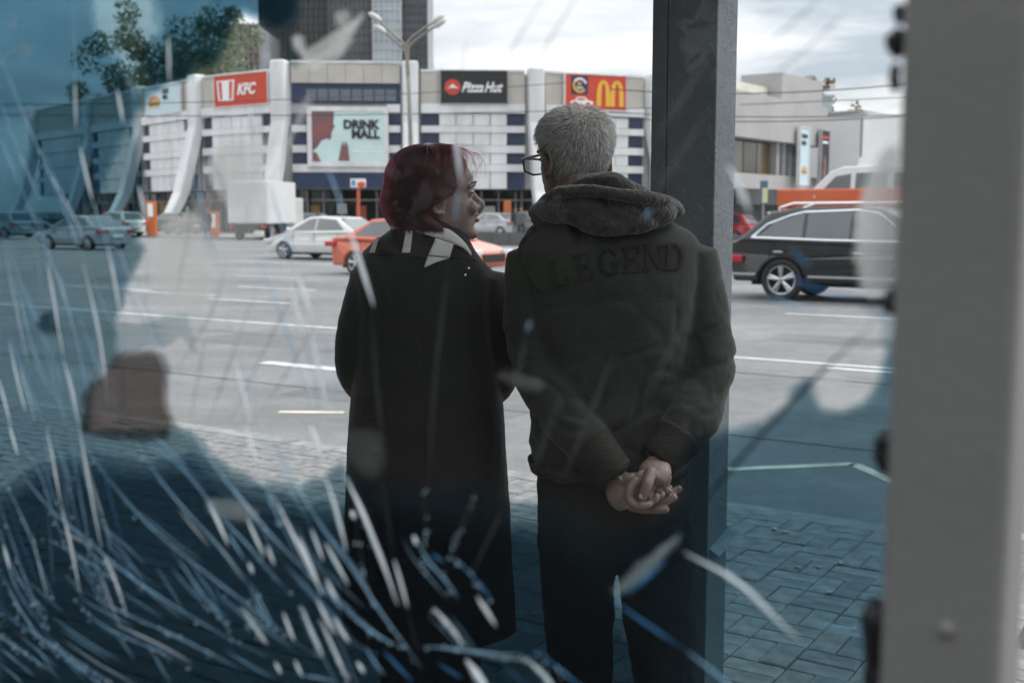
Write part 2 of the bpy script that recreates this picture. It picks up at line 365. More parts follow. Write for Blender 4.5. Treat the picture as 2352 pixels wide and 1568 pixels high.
def window(F, s0, s1, z0, z1, slats=4):
    w = P('window', NAVY, F, (s0, s1, -0.1, 0.06, z0, z1))
    dz = (z1 - z0) / slats
    P('louvre', M('louvre_blue', (0.08, 0.1, 0.16), 0.4), F, *[(s0 + .03, s1 - .03, 0.06, 0.13, z0 + dz * (k + .25), z0 + dz * (k + .5)) for k in range(slats)], parent=w)
for i, (F, ln) in enumerate(FR):
    mid = i == 4; top = 11.7 if mid else 11.15 - 0.004 * i
    P('wall', GREYW, F, (0.1, ln - 0.1, -7, -0.1 - .003 * i, 3.1 + .003 * i, top - 0.1))
    c = 0.72; a, b = c, ln - c
    n = max(3, round((b - a) / 1.25)); w = (b - a) / n
    z0, z1 = (10.35, 11.7) if mid else (9.0, 11.15)
    for k in range(n): P('cladding_panel', BEIGE, F, (a + k * w + .012, a + (k + 1) * w - .012, -0.1, 0.14 + .01 * (k % 2), z0, z1))
    P('roof_edge', WHITE, F, (a, b, -0.3, 0.22, z1 + .003, z1 + 0.16))
    if mid:
        sx = lambda px: (px - 655) / (947 - 655) * ln
        P('window_band', NAVY, F, (a, b, -0.1, 0.0, 9.0, 10.34))
        for k in range(8):
            s0 = a + 1.0 + k * (b - a - 1.2) / 8
            P('pane', M('sky_glass', (0.07, 0.09, 0.12), 0.06, spec=0.9), F, (s0, s0 + (b - a - 1.2) / 8 - .08, 0, 0.05, 9.15, 9.95))
        L0, L1 = sx(712), sx(893)
        for (zt, zb) in ROWS[:3]:
            for (p, q) in ((a, L0 - .05), (L1 + .05, b)): window(F, p, q, zb, zt)
        for (zt, zb) in LEDG[1:]:
            for (p, q) in ((a, L0 - .02), (L1 + .02, b)): P('ledge', WHITE, F, (p, q, -0.1, 0.3, zb, zt))
        P('ledge', WHITE, F, (a, b, -0.1, 0.34, 4.25, 4.8)); P('ledge', WHITE, F, (L1 + .02, b, -0.1, 0.32, 8.35, 8.9))
        P('fascia', NAVY, F, (a, b, -0.1, 0.28, 3.15, 4.23))
    else:
        P('cornice', WHITE, F, (a, b, -0.1, 0.36, 8.33, 8.97))
        for r, (zt, zb) in enumerate(ROWS):
            ww = 1.25 if i != 3 else 1.0
            for (p, q) in ((a, a + ww), (b - ww, b)):
                if r < 3: window(F, p, q, zb, zt)
                else: P('blue_panel', NAVY, F, (p, q, -0.1, 0.08, zb, zt))
            n2 = max(3, round((b - a - 2 * ww) / 1.15)); w2 = (b - a - 2 * ww) / n2
            for k in range(n2): P('wall_panel', WHITE, F, (a + ww + .02 + k * w2 + .008, a + ww - .02 + (k + 1) * w2 - .008, -0.1, 0.24 + .006 * (k % 2), zb - .0, zt + .02))
        for (zt, zb) in LEDG[1:]: P('ledge', WHITE, F, (a + .01, b - .01, -0.1, 0.32, zb, zt))
    # ground floor: dark shop glass set back under the upper floors
    g = P('shop_front', DARKG, F, (0, ln, -2.6, -2.4, 0, 3.1))
    P('mullion', STEEL, F, *[(k * ln / 7 - .05, k * ln / 7 + .05, -2.4, -2.3, 0, 3.0) for k in range(8)], (0, ln, -2.4, -2.28, 2.3, 2.42), parent=g)
    for k in range(3):
        s0 = random.uniform(.8, ln - 2); P('poster', M('poster_%d' % k, [(0.5, 0.5, 0.48), (0.35, 0.22, 0.08), (0.4, 0.1, 0.07)][k], 0.6), F, (s0, s0 + random.uniform(.6, 1.5), -2.27, -2.24, random.uniform(.6, 1.6), random.uniform(1.9, 2.3)), parent=g)
# slanting columns
for i in range(len(CP)):
    Ns = [FR[j][0].col[1].xyz for j in (i - 1, i) if 0 <= j < len(FR)]
    o = sum(Ns, Vector()).normalized(); s = Vector((-o.y, o.x, 0)); top = 11.85 if i in (4, 5) else 11.45
    FC = Matrix(((s.x, o.x, 0, CP[i].x), (s.y, o.y, 0, CP[i].y), (0, 0, 1, 0), (0, 0, 0, 1)))
    lean = 2.2
    poly = [(-.4, top), (.62, top), (.66, 7.7), (.7 + lean * .62, 2.9), (.72 + lean, 1.3), (lean - .1, 1.3), (lean * .6 - .15, 2.9), (-.1, 7.4), (-.4, 7.4)]
    MB().prism(poly, -.55, .55, lambda u, v, z: FC @ Vector((v, u, z))).build('column', WHITE, mall, bevel=.12)
    base = [(lean - .1, 1.29), (.72 + lean, 1.29), (1.15 + lean, -.02), (lean + .2, -.02)]
    MB().prism(base, -.59, .59, lambda u, v, z: FC @ Vector((v, u, z))).build('column_base', STONE, mall, bevel=.06)

# billboards on the mall
def board(label, F, s0, s1, z0, z1, m, out=0.2, depth=.16, frame_m=WHITE, fr=.06, name='billboard'):
    p = F @ Vector(((s0 + s1) / 2, out, z0))
    t = thing(name, label, 'billboard', p)
    MB().box(s0, s1, out, out + depth, z0, z1, F).build('panel', m, t)
    b = MB()
    for x in ((s0 - fr, s1 + fr, z0 - fr, z0), (s0 - fr, s1 + fr, z1, z1 + fr), (s0 - fr, s0, z0, z1), (s1, s1 + fr, z0, z1)): b.box(x[0], x[1], out - .02, out + depth + .05, x[2], x[3], F)
    b.build('frame', frame_m, t)
    return t, (s0, z0, s1 - s0, z1 - z0, F, out + depth)
def flat(t, B, pts, m, name, lift=.02, th=.02):
    """a flat cut-out in board units (0..1, 0..1)"""
    s0, z0, w, h, F, o = B; n = len(pts)
    q = [(s0 + x * w, z0 + y * h) for x, y in pts]
    V = [F @ Vector((x, o + lift, y)) for x, y in q] + [F @ Vector((x, o + .002, y)) for x, y in q]
    return MB().add(V, [tuple(range(n)), tuple(reversed(range(n, 2 * n)))] + [(i, (i + 1) % n, n + (i + 1) % n, n + i) for i in range(n)]).build(name, m, t)
def letters(t, B, s, x, y, size, m, shear=0, bold=0, align='LEFT', space=1.0, lift=.03, sx=1.0):
    """each letter its own part; x, y, size in board units of height"""
    s0, z0, w, h, F, o = B; me = text_mesh(s, size * h, shear, bold * h, 0, align, space)
    bm = bmesh.new(); bm.from_mesh(me)
    seen = set(); isl = []
    for f in bm.faces:
        if f in seen: continue
        st = [f]; seen.add(f); g = []
        while st:
            a = st.pop(); g.append(a)
            for e in a.edges:
                for b_ in e.link_faces:
                    if b_ not in seen: seen.add(b_); st.append(b_)
        isl.append(g)
    for g in isl:
        vs = list({v for f in g for v in f.verts}); ix = {v: i for i, v in enumerate(vs)}
        V = [F @ Vector((s0 + x * w + v.co.x * sx, o + lift, z0 + y * h + v.co.y)) for v in vs]
        mb = MB().add(V, [tuple(ix[v] for v in f.verts) for f in g])
        ob = mb.build('letter', m, t); sol = ob.modifiers.new('s', 'SOLIDIFY'); sol.thickness = .02
    bm.free()
def disc(cx, cy, rx, ry, n=24, a0=0, a1=2 * math.pi): return [(cx + rx * math.cos(a0 + (a1 - a0) * k / (n if a1 - a0 > 6.2 else n - 1)), cy + ry * math.sin(a0 + (a1 - a0) * k / (n if a1 - a0 > 6.2 else n - 1))) for k in range(n)]
INK = M('sign_black', (0.02, 0.02, 0.022), 0.6); SW = M('sign_white', (0.8, 0.8, 0.8), 0.6); SR = M('sign_red', (0.55, 0.06, 0.03), 0.6); SY = M('sign_yellow', (0.75, 0.42, 0.05), 0.6)
PALE = M('sign_pale_blue', (0.5, 0.63, 0.68), 0.6); MINT = M('sign_mint', (0.54, 0.68, 0.67), 0.6, var=.08, scale=.6)
def spos(i, px): return (px - colpx[i][0]) / (colpx[i + 1][0] - colpx[i][0]) * FR[i][1]
def burger(t, B, cx, cy, w, h):
    for (y0, hh, ww, m, nm) in ((.30, .40, 1, M('bun', (0.6, 0.28, 0.12), 0.6), 'bun'), (.22, .14, 1.05, M('lettuce', (0.25, 0.36, 0.1), 0.6), 'lettuce'), (.08, .16, .95, M('patty', (0.14, 0.06, 0.03), 0.6), 'patty'), (-.06, .14, .98, M('bun2', (0.65, 0.42, 0.2), 0.6), 'bun')):
        pts = disc(cx, cy + y0 * h, w * ww / 2, hh * h, 20, 0, math.pi) if nm == 'bun' and y0 > .2 else [(cx - w * ww / 2, cy + y0 * h), (cx + w * ww / 2, cy + y0 * h), (cx + w * ww / 2.1, cy + (y0 + hh) * h), (cx - w * ww / 2.1, cy + (y0 + hh) * h)]
        flat(t, B, pts, m, nm, lift=.02 + .01 * y0)
t, B = board('pale blue burger billboard on the left end of the mall parapet', FR[2][0], spos(2, 362), spos(2, 440), 8.98, 11.0, PALE, out=.25)
burger(t, B, .26, .3, .34, .6); letters(t, B, 'FOOD', .52, .74, .24, INK, bold=.008, sx=.75); letters(t, B, 'MALL', .52, .52, .24, INK, bold=.008, sx=.75)
t, B = board('red chicken restaurant sign with white bucket panel on the mall', FR[3][0], spos(3, 517), spos(3, 636), 8.98, 11.15, SR, out=.25)
flat(t, B, [(.08, .18), (.36, .18), (.39, .84), (.05, .84)], SW, 'bucket_panel')
flat(t, B, [(.11, .22), (.155, .22), (.145, .80), (.085, .80)], SR, 'red_stripe', lift=.03); flat(t, B, [(.285, .22), (.33, .22), (.355, .80), (.295, .80)], SR, 'red_stripe', lift=.03)
letters(t, B, 'KFC', .44, .35, .48, SW, shear=.25, bold=.02, sx=.95)
t, B = board('black pizza restaurant sign with red roundel on the mall parapet', FR[5][0], spos(5, 1015), spos(5, 1165), 8.98, 11.2, INK, out=.25, frame_m=GREYW)
flat(t, B, disc(.18, .5, .12, .24), SR, 'roundel'); flat(t, B, [(.09, .46), (.15, .52), (.16, .58), (.2, .58), (.21, .53), (.27, .46), (.2, .48), (.15, .48)], SW, 'hat_logo', lift=.035)
letters(t, B, 'Pizza', .31, .36, .42, SW, shear=.38, bold=.012, sx=.8); letters(t, B, 'Hut', .65, .36, .42, SW, shear=.38, bold=.012, sx=.8)
t, B = board('red hamburger restaurant sign with big yellow arches on the mall', FR[6][0], spos(6, 1288), spos(6, 1425), 8.75, 11.15, SR, out=.25)
def arch_m(x0, x1, y0, y1, th):
    out = []
    for q in (0, 1):
        xa = x0 + (x1 - x0) / 2 * q; xb = xa + (x1 - x0) / 2; cx = (xa + xb) / 2; n = 14
        ov = [(cx - (xb - xa) / 2 * math.cos(math.pi * k / n), y0 + (y1 - y0) * math.sin(math.pi * k / n) ** .55) for k in range(n + 1)]
        iv = [(cx - ((xb - xa) / 2 - th * (1.0 if 1 else 0)) * math.cos(math.pi * k / n), y0 + (y1 - y0 - th * 1.1) * math.sin(math.pi * k / n) ** .55) for k in range(n + 1)]
        out.append((ov, iv))
    return out
for ov, iv in arch_m(.51, .96, .1, .86, .075):
    s0, z0, w, h, F, o = B; n = len(ov)
    V = [F @ Vector((s0 + x * w, o + .03, z0 + y * h)) for x, y in ov + iv] + [F @ Vector((s0 + x * w, o + .001, z0 + y * h)) for x, y in ov + iv]
    MB().add(V, [(k, k + 1, n + k + 1, n + k) for k in range(n - 1)] + [(2 * n + k, k, k + 1, 2 * n + k + 1) for k in range(n - 1)]).build('arch', SY, t)
flat(t, B, [(.1, .42), (.37, .42), (.37, .95), (.1, .95)], M('sign_navy', (0.03, 0.035, 0.09), 0.6), 'clock_panel')
s0, z0, w, h, F, o = B
for a0, a1, m in ((.3, 2.6, SW), (2.7, 5.6, SY)):
    ov = disc(.235, .68, .115, .22, 18, a0, a1); iv = disc(.235, .68, .085, .16, 18, a0, a1)
    V = [F @ Vector((s0 + x * w, o + .04, z0 + y * h)) for x, y in ov + iv]
    MB().add(V, [(k, k + 1, 18 + k + 1, 18 + k) for k in range(17)]).build('ring', m, t)
letters(t, B, '24', .19, .68, .14, SY, bold=.006); letters(t, B, 'часа', .175, .58, .1, SW, bold=.004)
car_pts = [(.08, .14), (.1, .22), (.16, .25), (.2, .34), (.32, .34), (.37, .25), (.45, .22), (.46, .14), (.41, .14), (.39, .2), (.35, .2), (.33, .12), (.2, .12), (.18, .2), (.14, .2), (.12, .14)]
flat(t, B, car_pts, SW, 'car_outline')
flat(t, B, [(.185, .245), (.215, .31), (.30, .31), (.335, .245)], SR, 'car_window', lift=.03)
# big advert in the middle bay
t, B = board('large mint drink advert framed in white in the middle of the mall', FR[4][0], spos(4, 724), spos(4, 886), 4.95, 8.4, MINT, out=.36, fr=.32)
BR = M('advert_brown', (0.13, 0.09, 0.10), 0.6, col2=(0.26, 0.09, 0.085), scale=.7)
flat(t, B, [(.0, 1), (.31, 1), (.31, .88), (.3, .76), (.325, .68), (.29, .66), (.29, .6), (.27, .57), (.275, .5), (.25, .44), (.2, .46), (.13, .42), (.08, .3), (.0, .2)], BR, 'face_profile')
flat(t, B, [(.36, .02), (.52, .02), (.5, .3), (.47, .42), (.45, .3), (.43, .42), (.4, .28)], BR, 'hand_shape'); flat(t, B, [(.0, .0), (.12, .0), (.06, .18), (0, .2)], BR, 'shoulder_shape')
letters(t, B, 'DRINK', .44, .66, .235, INK, bold=.012, sx=.98); letters(t, B, 'MALL', .55, .47, .235, INK, bold=.012, sx=.98)
flat(t, B, [(.56, .2), (.98, .2), (.98, .225), (.56, .225)], SW, 'text_line'); flat(t, B, [(.72, .28), (.98, .28), (.98, .3), (.72, .3)], SW, 'text_line')

# ------------------------------------------------------------------ towers behind the mall
def tower(label, x0, x1, ytop, Y, m, nx, nz, mm, depth=14, tint=None):
    p, q = at(x0, 480, Y), at(x1, 480, Y); zt = at((x0 + x1) / 2, ytop, Y).z
    t = thing('tower_block', label, 'building', ((p.x + q.x) / 2, Y, -.02), group='tower blocks behind the mall')
    MB().box(p.x, q.x, Y, Y + depth, -.02, zt).build('wall', m, t)
    g = MB(); w = q.x - p.x; h = zt
    for k in range(nx + 1): g.box(p.x + k * w / nx - .12, p.x + k * w / nx + .12, Y - .3, Y - .003, 0, zt + .3)
    for k in range(nz + 1): g.box(p.x, q.x, Y - .2, Y - .004, k * h / nz - .14, k * h / nz + .14)
    kind(g.build('mullion_grid', mm, t), 'stuff'); return t
TG = M('tower_glass', (0.09, 0.10, 0.115), 0.25, spec=.8, var=.5, scale=.22, lo=.4, hi=.6)
TB = M('tower_brown', (0.2, 0.165, 0.145), 0.6, var=.1, scale=.3); TW = M('tower_white', (0.42, 0.45, 0.47), 0.5, var=.1, scale=.3)
tower('brownish tower block with window grid, lower left one behind the mall', 452, 535, 125, 150, TG, 7, 16, TB)
tower('brownish stepped tower block, taller one left behind the mall', 536, 604, 58, 158, TG, 6, 22, TB)
tower('dark wide tower block left of the tall gridded tower', 607, 762, -150, 190, M('tower_dark', (0.075, 0.075, 0.08), .5, var=.4, scale=.2), 13, 36, M('tower_dark2', (0.06, 0.058, 0.06), .6))
tower('tall dark gridded tower block behind the middle of the mall', 765, 862, -160, 170, TG, 9, 34, M('tower_mull', (0.09, 0.085, 0.085), .5))
tower('tall pale glass strip tower block behind the street lamp', 863, 925, -160, 168, M('tower_pale', (0.4, 0.46, 0.5), 0.2, spec=.8, var=.25, scale=.2), 5, 30, TW)
tower('dark right hand edge tower block beside open sky', 926, 984, -120, 170, TG, 6, 34, M('tower_mull2', (0.07, 0.07, 0.075), .5))

# ------------------------------------------------------------------ grey building and white annexe on the right
GREY = M('grey_render', (0.36, 0.35, 0.345), 0.7, var=.06, scale=.5); GDK = M('charcoal_render', (0.05, 0.052, 0.055), 0.6, var=.2, scale=.5)
g0 = Vector(((1660 - 1176) / FPX * 58.6, 58.6, 0)); g1 = Vector(((1890 - 1176) / FPX * 70, 70, 0)); GF, gl = frame(g0, g1)
def gs(px):                       # distance along the grey facade at which it crosses a column of the picture
    k = (px - 1176) / FPX; d = (g1 - g0).normalized(); return (k * g0.y - g0.x) / (d.x - k * d.y)
gb = thing('grey_building', 'grey flat-roofed building with wide dark windows right of the steel post', 'building', (16, 66, -.02))
def G(name, m, *bx, parent=gb, bevel=0): return P(name, m, GF, *bx, parent=parent, bevel=bevel)
G('wall', GREY, (0, gl, -3, 0, 5.4, 7.75)); G('roof_block', GREY, (gs(1800), gl + .02, -2.9, -.4, 7.76, 9.3)); G('parapet', STONE, (gs(1680), gs(1798), -2.8, -1.2, 7.76, 8.5))
G('wall_band', GREY, (0, gl - .8, -2.9, -.25, 2.75, 3.55)); G('core', GDK, (0, gl - .6, -2.85, -1.1, 0, 5.39))
w_ = G('window', DARKG, (gs(1700), gs(1793), -1.08, -.9, 3.56, 5.38))
k_ = gs(1793) - gs(1700)
for i in range(3): G('pane', M('shop_pane_%d' % i, [(0.09, 0.085, 0.06), (0.02, 0.02, 0.018), (0.1, 0.065, 0.025)][i], .08, spec=.8), (gs(1702) + i * k_ / 3, gs(1702) + (i + 1) * k_ / 3 - .12, -.9, -.84, 3.6, 5.3), parent=w_)
for i in range(3): G('pier', GREYW, (gs(1796) + i * .9, gs(1796) + i * .9 + .35, -1.05, -.5, 3.56, 5.38))
G('shop_sign', GDK, (gs(1700), gl - 1, -.6, -.3, 1.9, 2.74)); G('door_frame', SW, (gs(1795), gs(1795) + .12, -.3, -.2, 1.4, 2.6), (gs(1770), gs(1795), -.3, -.2, 1.4, 1.5))
for k, (x0, x1, m, lab) in enumerate(((1818, 1841, PALE, 'pale blue vertical banner with burger on the grey building'), (1866, 1886, INK, 'black vertical banner with red figure on the grey building'))):
    t, B = board(lab, GF, gs(x0), gs(x1) - .2, 3.1, 6.3, m, out=.15, frame_m=GREYW if k else WHITE, name='banner_sign'); t['category'] = 'banner'
    if k == 0: burger(t, B, .5, .18, .6, .2); letters(t, B, 'FOOD', .12, .82, .09, INK, bold=.004); letters(t, B, 'MALL', .12, .7, .09, INK, bold=.004)
    else:
        flat(t, B, [(.1, .86), (.9, .86), (.9, .9), (.1, .9)], SR, 'red_bar'); flat(t, B, [(.15, .77), (.85, .77), (.85, .81), (.15, .81)], SW, 'text_line')
        flat(t, B, [(.3, .1), (.7, .12), (.6, .35), (.66, .45), (.5, .56), (.38, .44), (.42, .33)], M('banner_red', (0.28, 0.1, 0.1), .6), 'figure_shape')
wb = thing('white_annexe', 'plain white block with one tall window right of the grey building', 'building', (24, 72, -.02))
p, q = at(1895, 480, 74), at(1968, 480, 72); q2 = at(2032, 480, 76); zt = at(1960, 262, 73).z
WA = M('annexe_white', (0.6, 0.61, 0.61), .6, var=.04, scale=.4)
A1, l1 = frame(Vector((p.x, p.y, 0)), Vector((q.x, q.y, 0))); A2, l2 = frame(Vector((q.x, q.y, 0)), Vector((q2.x, q2.y, 0)))
P('wall', WA, A1, (0, l1 - .02, -6, 0, 0, zt), parent=wb); P('wall', WA, A2, (0, l2, -6, 0, 0, zt - .05), parent=wb); P('roof_edge', GREYW, A2, (-.1, l2 + .2, -6, .25, zt, zt + .15), parent=wb)
w_ = P('window', DARKG, A2, (.2, l2 - .45, 0, .08, zt - 2.7, zt - .35), parent=wb); P('frame', GREYW, A2, *[(x, x + .1, .08, .16, zt - 2.7, zt - .35) for x in (.12, l2 * .5, l2 - .45)], parent=w_)
P('plinth', GDK, A1, (-1.5, l1, .02, .3, 0, 1.8), parent=wb)
tk = thing('roof_house', 'small pale green roof house between grey building and white block', 'building', at(1905, 480, 80)); tk.location.z = -.02
p, q = at(1880, 300, 80), at(1912, 225, 80)
MB().box(p.x, q.x, 80, 84, 0, q.z).build('wall', M('pale_green', (0.36, 0.42, 0.4), .6), tk); MB().box(p.x - .1, q.x + .15, 79.9, 84, q.z + .003, q.z + .2).build('roof', GREYW, tk)

# ------------------------------------------------------------------ vehicles
def arcpts(cx, z0, r, n=9): return [(cx - r * math.cos(math.pi * k / n), z0 + r * math.sin(math.pi * k / n)) for k in range(n + 1)]
TYRE = M('tyre', (0.018, 0.018, 0.019), .8, bump=.2, bscale=60); RIM = M('alloy', (0.5, 0.51, 0.52), .3, metal=.9); ARCH = M('arch_liner', (0.008, 0.008, 0.009), .9)
LAMPR = M('tail_lamp', (0.45, 0.02, 0.03), .2, coat=.5); LAMPW = M('head_lamp', (0.6, 0.62, 0.65), .12, coat=.6); SEAM = M('panel_gap', (0.015, 0.015, 0.016), .8)
CGL = M('car_glass', (0.05, 0.055, 0.06), .03, spec=1.0, coat=1.0)
def wheel(t, x, y, r, w, sgn, spokes=5):
    def rg(rad, yy): return [(x + rad * math.cos(2 * math.pi * k / 24), yy, r + rad * math.sin(2 * math.pi * k / 24)) for k in range(24)]
    y0, y1 = y - sgn * w, y
    ty = MB().rings([rg(r * .6, y0), rg(r * .96, y0), rg(r, y0 + sgn * .03), rg(r, y1 - sgn * .03), rg(r * .95, y1), rg(r * .72, y1 - sgn * .005), rg(r * .68, y1 - sgn * .05), rg(r * .6, y0)], cap=False).build('wheel', TYRE, t, smooth=True, local=True)
    b = MB(); b.rings([rg(r * .7, y1 - sgn * .012), rg(r * .64, y1 - sgn * .02), rg(r * .62, y1 - sgn * .06), rg(r * .69, y1 - sgn * .06)], cap=False)
    for k in range(spokes):
        a = 2 * math.pi * k / spokes + .4
        for d in (-.13, .13):
            p0 = (x + .12 * r * math.cos(a), y1 - sgn * .02, r + .12 * r * math.sin(a)); p1 = (x + .66 * r * math.cos(a + d), y1 - sgn * .03, r + .66 * r * math.sin(a + d)); b.tube([p0, p1], [.035, .025], n=6)
    b.ball((x, y1 - sgn * .02, r), (.06, .03, .06), 10); b.build('rim', RIM, ty, local=True)
    MB().rings([rg(r * .66, y1 - sgn * .07), rg(r * .02, y1 - sgn * .075)], cap=True).build('brake_disc', ARCH, ty, local=True)
def car(name, label, loc, heading, paint, L=4.5, W=1.8, wb=(-1.38, 1.32), r=.32, top=None, cab=None, tumble=.22, group=None, wins=None, suv=False, cat='car', z0=.24, rear_glass=True):
    t = thing(name, label, cat, loc, heading, group); ra = r + .055; h = L / 2
    prof = [(-h + .12, z0)] + arcpts(wb[0], z0, ra) + arcpts(wb[1], z0, ra) + [(h - .18, z0), (h - .03, z0 + .12), (h, z0 + .28)] + top
    MB().prism(prof, -W / 2, W / 2, lambda x, y, z: (x, y * (1 - .05 * max(0, (abs(x) - h + .9) / .9) ** 2 * 3 - .04 * max(0, .45 - z) / .2), z)).build('body', paint, t, smooth=False, bevel=.055, seg=3, local=True)
    for wx in wb: MB().prism(arcpts(wx, z0 + .01, ra + .02, 10), -W / 2 + .1, W / 2 - .1).build('wheel_arch', ARCH, t, local=True)
    MB().box(-h + .5, h - .6, -W / 2 + .12, W / 2 - .12, z0 - .06, z0 + .02).build('underbody', ARCH, t, local=True)
    belt = cab[0][1]; roof = max(z for _, z in cab)
    yy = lambda z: W / 2 * .95 - tumble * (z - belt) / (roof - belt)
    MB().prism(cab, -1, 1, lambda x, y, z: (x, y * yy(z), z)).build('cabin', paint, t, bevel=.05, seg=3, local=True)
    for sg in (-1, 1):
        for wq in wins:
            n = len(wq); V = [(x, sg * (yy(z) + .008), z) for x, z in wq] + [(x, sg * (yy(z) - .02), z) for x, z in wq]
            g = MB().add(V, [tuple(range(n)), tuple(range(n, 2 * n))] + [(k, (k + 1) % n, n + (k + 1) % n, n + k) for k in range(n)]).build('side_window', CGL, t, local=True)
        xs = sorted(x for x, _ in cab); mx = (wins[0][0][0] + wins[-1][-1][0]) / 2
        for x in (max(p[0] for p in wins[-1]) - .15, min(p[0] for p in wins[-1]) - .03, min(p[0] for p in wins[0]) + .25 if len(wins) > 1 else wb[0] + .5):
            MB().box(x - .008, x + .008, sg * (W / 2 - .004), sg * (W / 2 + .004), z0 + .14, belt - .04).build('door_seam', SEAM, t, local=True)
            MB().box(x + .08, x + .26, sg * (W / 2), sg * (W / 2 + .03), belt - .2, belt - .165).build('door_handle', CHROME if suv else paint, t, bevel=.008, local=True)
        m_ = MB().ball((max(p[0] for p in wins[-1]) - .02, sg * (W / 2 + .09), belt + .07), (.07, .1, .075), 10).build('mirror', paint, t, smooth=True, local=True)
        zl = top[0][1]
        MB().box(h - .34, h - .02, sg * (W / 2 - .42), sg * (W / 2 + .012), zl - .1, zl + .04).build('headlight', LAMPW, t, bevel=.03, local=True)
        zr = top[-1][1]
        MB().box(-h - .012, -h + .34, sg * (W / 2 - .4), sg * (W / 2 + .012), zr - .17, zr - .03).build('taillight', LAMPR, t, bevel=.03, local=True)
        for wx in wb: wheel(t, wx, sg * (W / 2 - .01), r, .2, sg)
    # windscreen and rear window lie on the sloping ends of the cabin
    n = len(cab)
    for (a, b, nm) in ((cab[n - 1], cab[n - 2], 'windscreen'), (cab[0], cab[1], 'rear_window')):
        a, b = (Vector((*a, 0)), Vector((*b, 0))); d = b - a; nn = Vector((-d.y, d.x, 0)).normalized()
        if nn.y < 0: nn = -nn
        p0, p1 = a + d * .1 + nn * .012, a + d * .92 + nn * .012
        MB().add([(p0.x, -yy(a.y) + .1, p0.y), (p0.x, yy(a.y) - .1, p0.y), (p1.x, yy(p1.y) - .08, p1.y), (p1.x, -yy(p1.y) + .08, p1.y)], [(0, 1, 2, 3)]).build(nm, CGL, t, local=True)
    MB().box(h - .12, h + .015, -.5, .5, z0 + .16, z0 + .36).build('grille', SEAM, t, bevel=.03, local=True)
    MB().box(-h - .015, -h + .05, -.26, .26, z0 + .3, z0 + .42).build('number_plate', SW, t, local=True)
    if suv:
        for sg in (-1, 1):
            for wq in ([(p[0], p[1]) for p in suv],):
                pts = [(x, sg * (yy(z) + .014), z) for x, z in wq]; MB().tube(pts + [pts[0]], .024, n=6).build('chrome_trim', CHROME, t, local=True)
            MB().tube([(-1.45, sg * (yy(roof) - .06), roof - .02), (-1.2, sg * (yy(roof) - .05), roof + .06), (.8, sg * (yy(roof) - .05), roof + .07), (1.05, sg * (yy(roof) - .06), roof + .0)], .022, n=6).build('roof_rail', CHROME, t, local=True)
            MB().box(wb[0] + r + .12, wb[1] - r - .12, sg * (W / 2), sg * (W / 2 + .02), z0 + .1, z0 + .14).build('sill_strip', CHROME, t, local=True)
            MB().box(-h + .02, wb[0] - r - .1, sg * (W / 2 - .04), sg * (W / 2 + .006), z0 + .12, z0 + .16).build('bumper_strip', CHROME, t, local=True)
    return t
def paint(name, c, coat=.8, rough=.3): return M('paint_' + name, c, rough, coat=coat, spec=.5)
SEDAN = dict(L=4.55, W=1.78, wb=(-1.38, 1.32), r=.315, top=[(2.25, .66), (1.9, .78), (1.15, .93), (-1.55, 1.0), (-2.1, .98), (-2.27, .9)],
             cab=[(-1.85, .96), (-.98, 1.43), (-.2, 1.48), (.3, 1.44), (1.35, .92)], wins=[[(-1.42, 1.02), (-.95, 1.36), (-.16, 1.41), (-.16, 1.0)], [(-.1, 1.0), (-.1, 1.41), (.22, 1.38), (.98, .98)]])
HATCH = dict(L=4.2, W=1.78, wb=(-1.3, 1.3), r=.32, top=[(2.08, .7), (1.75, .85), (1.1, .98), (-1.9, 1.0), (-2.1, .9)],
             cab=[(-1.98, .98), (-1.6, 1.5), (-.2, 1.56), (.2, 1.52), (1.2, .96)], wins=[[(-1.6, 1.05), (-1.4, 1.42), (-.2, 1.48), (-.2, 1.03)], [(-.14, 1.03), (-.14, 1.48), (.14, 1.45), (.85, 1.02)]])
SUV = dict(L=4.8, W=1.95, wb=(-1.3, 1.5), r=.385, z0=.34, top=[(2.4, .82), (2.05, 1.0), (1.2, 1.1), (-2.1, 1.12), (-2.36, 1.06), (-2.4, .86)],
           cab=[(-2.2, 1.08), (-1.62, 1.62), (-1.1, 1.70), (.1, 1.72), (.45, 1.66), (1.4, 1.06)], wins=[[(-1.78, 1.17), (-1.5, 1.42), (-1.05, 1.58), (-.95, 1.6), (-.95, 1.15)], [(-.88, 1.15), (-.88, 1.6), (-.1, 1.63), (-.1, 1.13)], [(-.03, 1.13), (-.03, 1.63), (.34, 1.58), (1.0, 1.12)]],
           suv=[(-1.9, 1.15), (-1.62, 1.4), (-1.2, 1.56), (-.95, 1.62), (.0, 1.655), (.38, 1.6), (1.08, 1.1), (-.5, 1.115)])
VAN = dict(L=5.2, W=1.95, wb=(-1.6, 1.55), r=.34, z0=.3, top=[(2.6, .8), (2.3, 1.0), (1.95, 1.15), (-2.5, 1.15), (-2.6, .9)],
           cab=[(-2.55, 1.12), (-2.45, 2.1), (-.5, 2.2), (.75, 2.16), (1.15, 2.0), (2.0, 1.12)], wins=[[(-2.2, 1.25), (-2.2, 1.9), (-.9, 1.95), (-.9, 1.25)], [(-.7, 1.25), (-.7, 1.95), (.3, 1.95), (.3, 1.25)], [(.45, 1.22), (.45, 1.93), (.95, 1.85), (1.55, 1.2)]], tumble=.16)
HR = ang(-U); HL = ang(U)        # facing right / facing left along the road
def place(px, py, rev=False):   # a point of the road
    p = gnd(px, py); return p
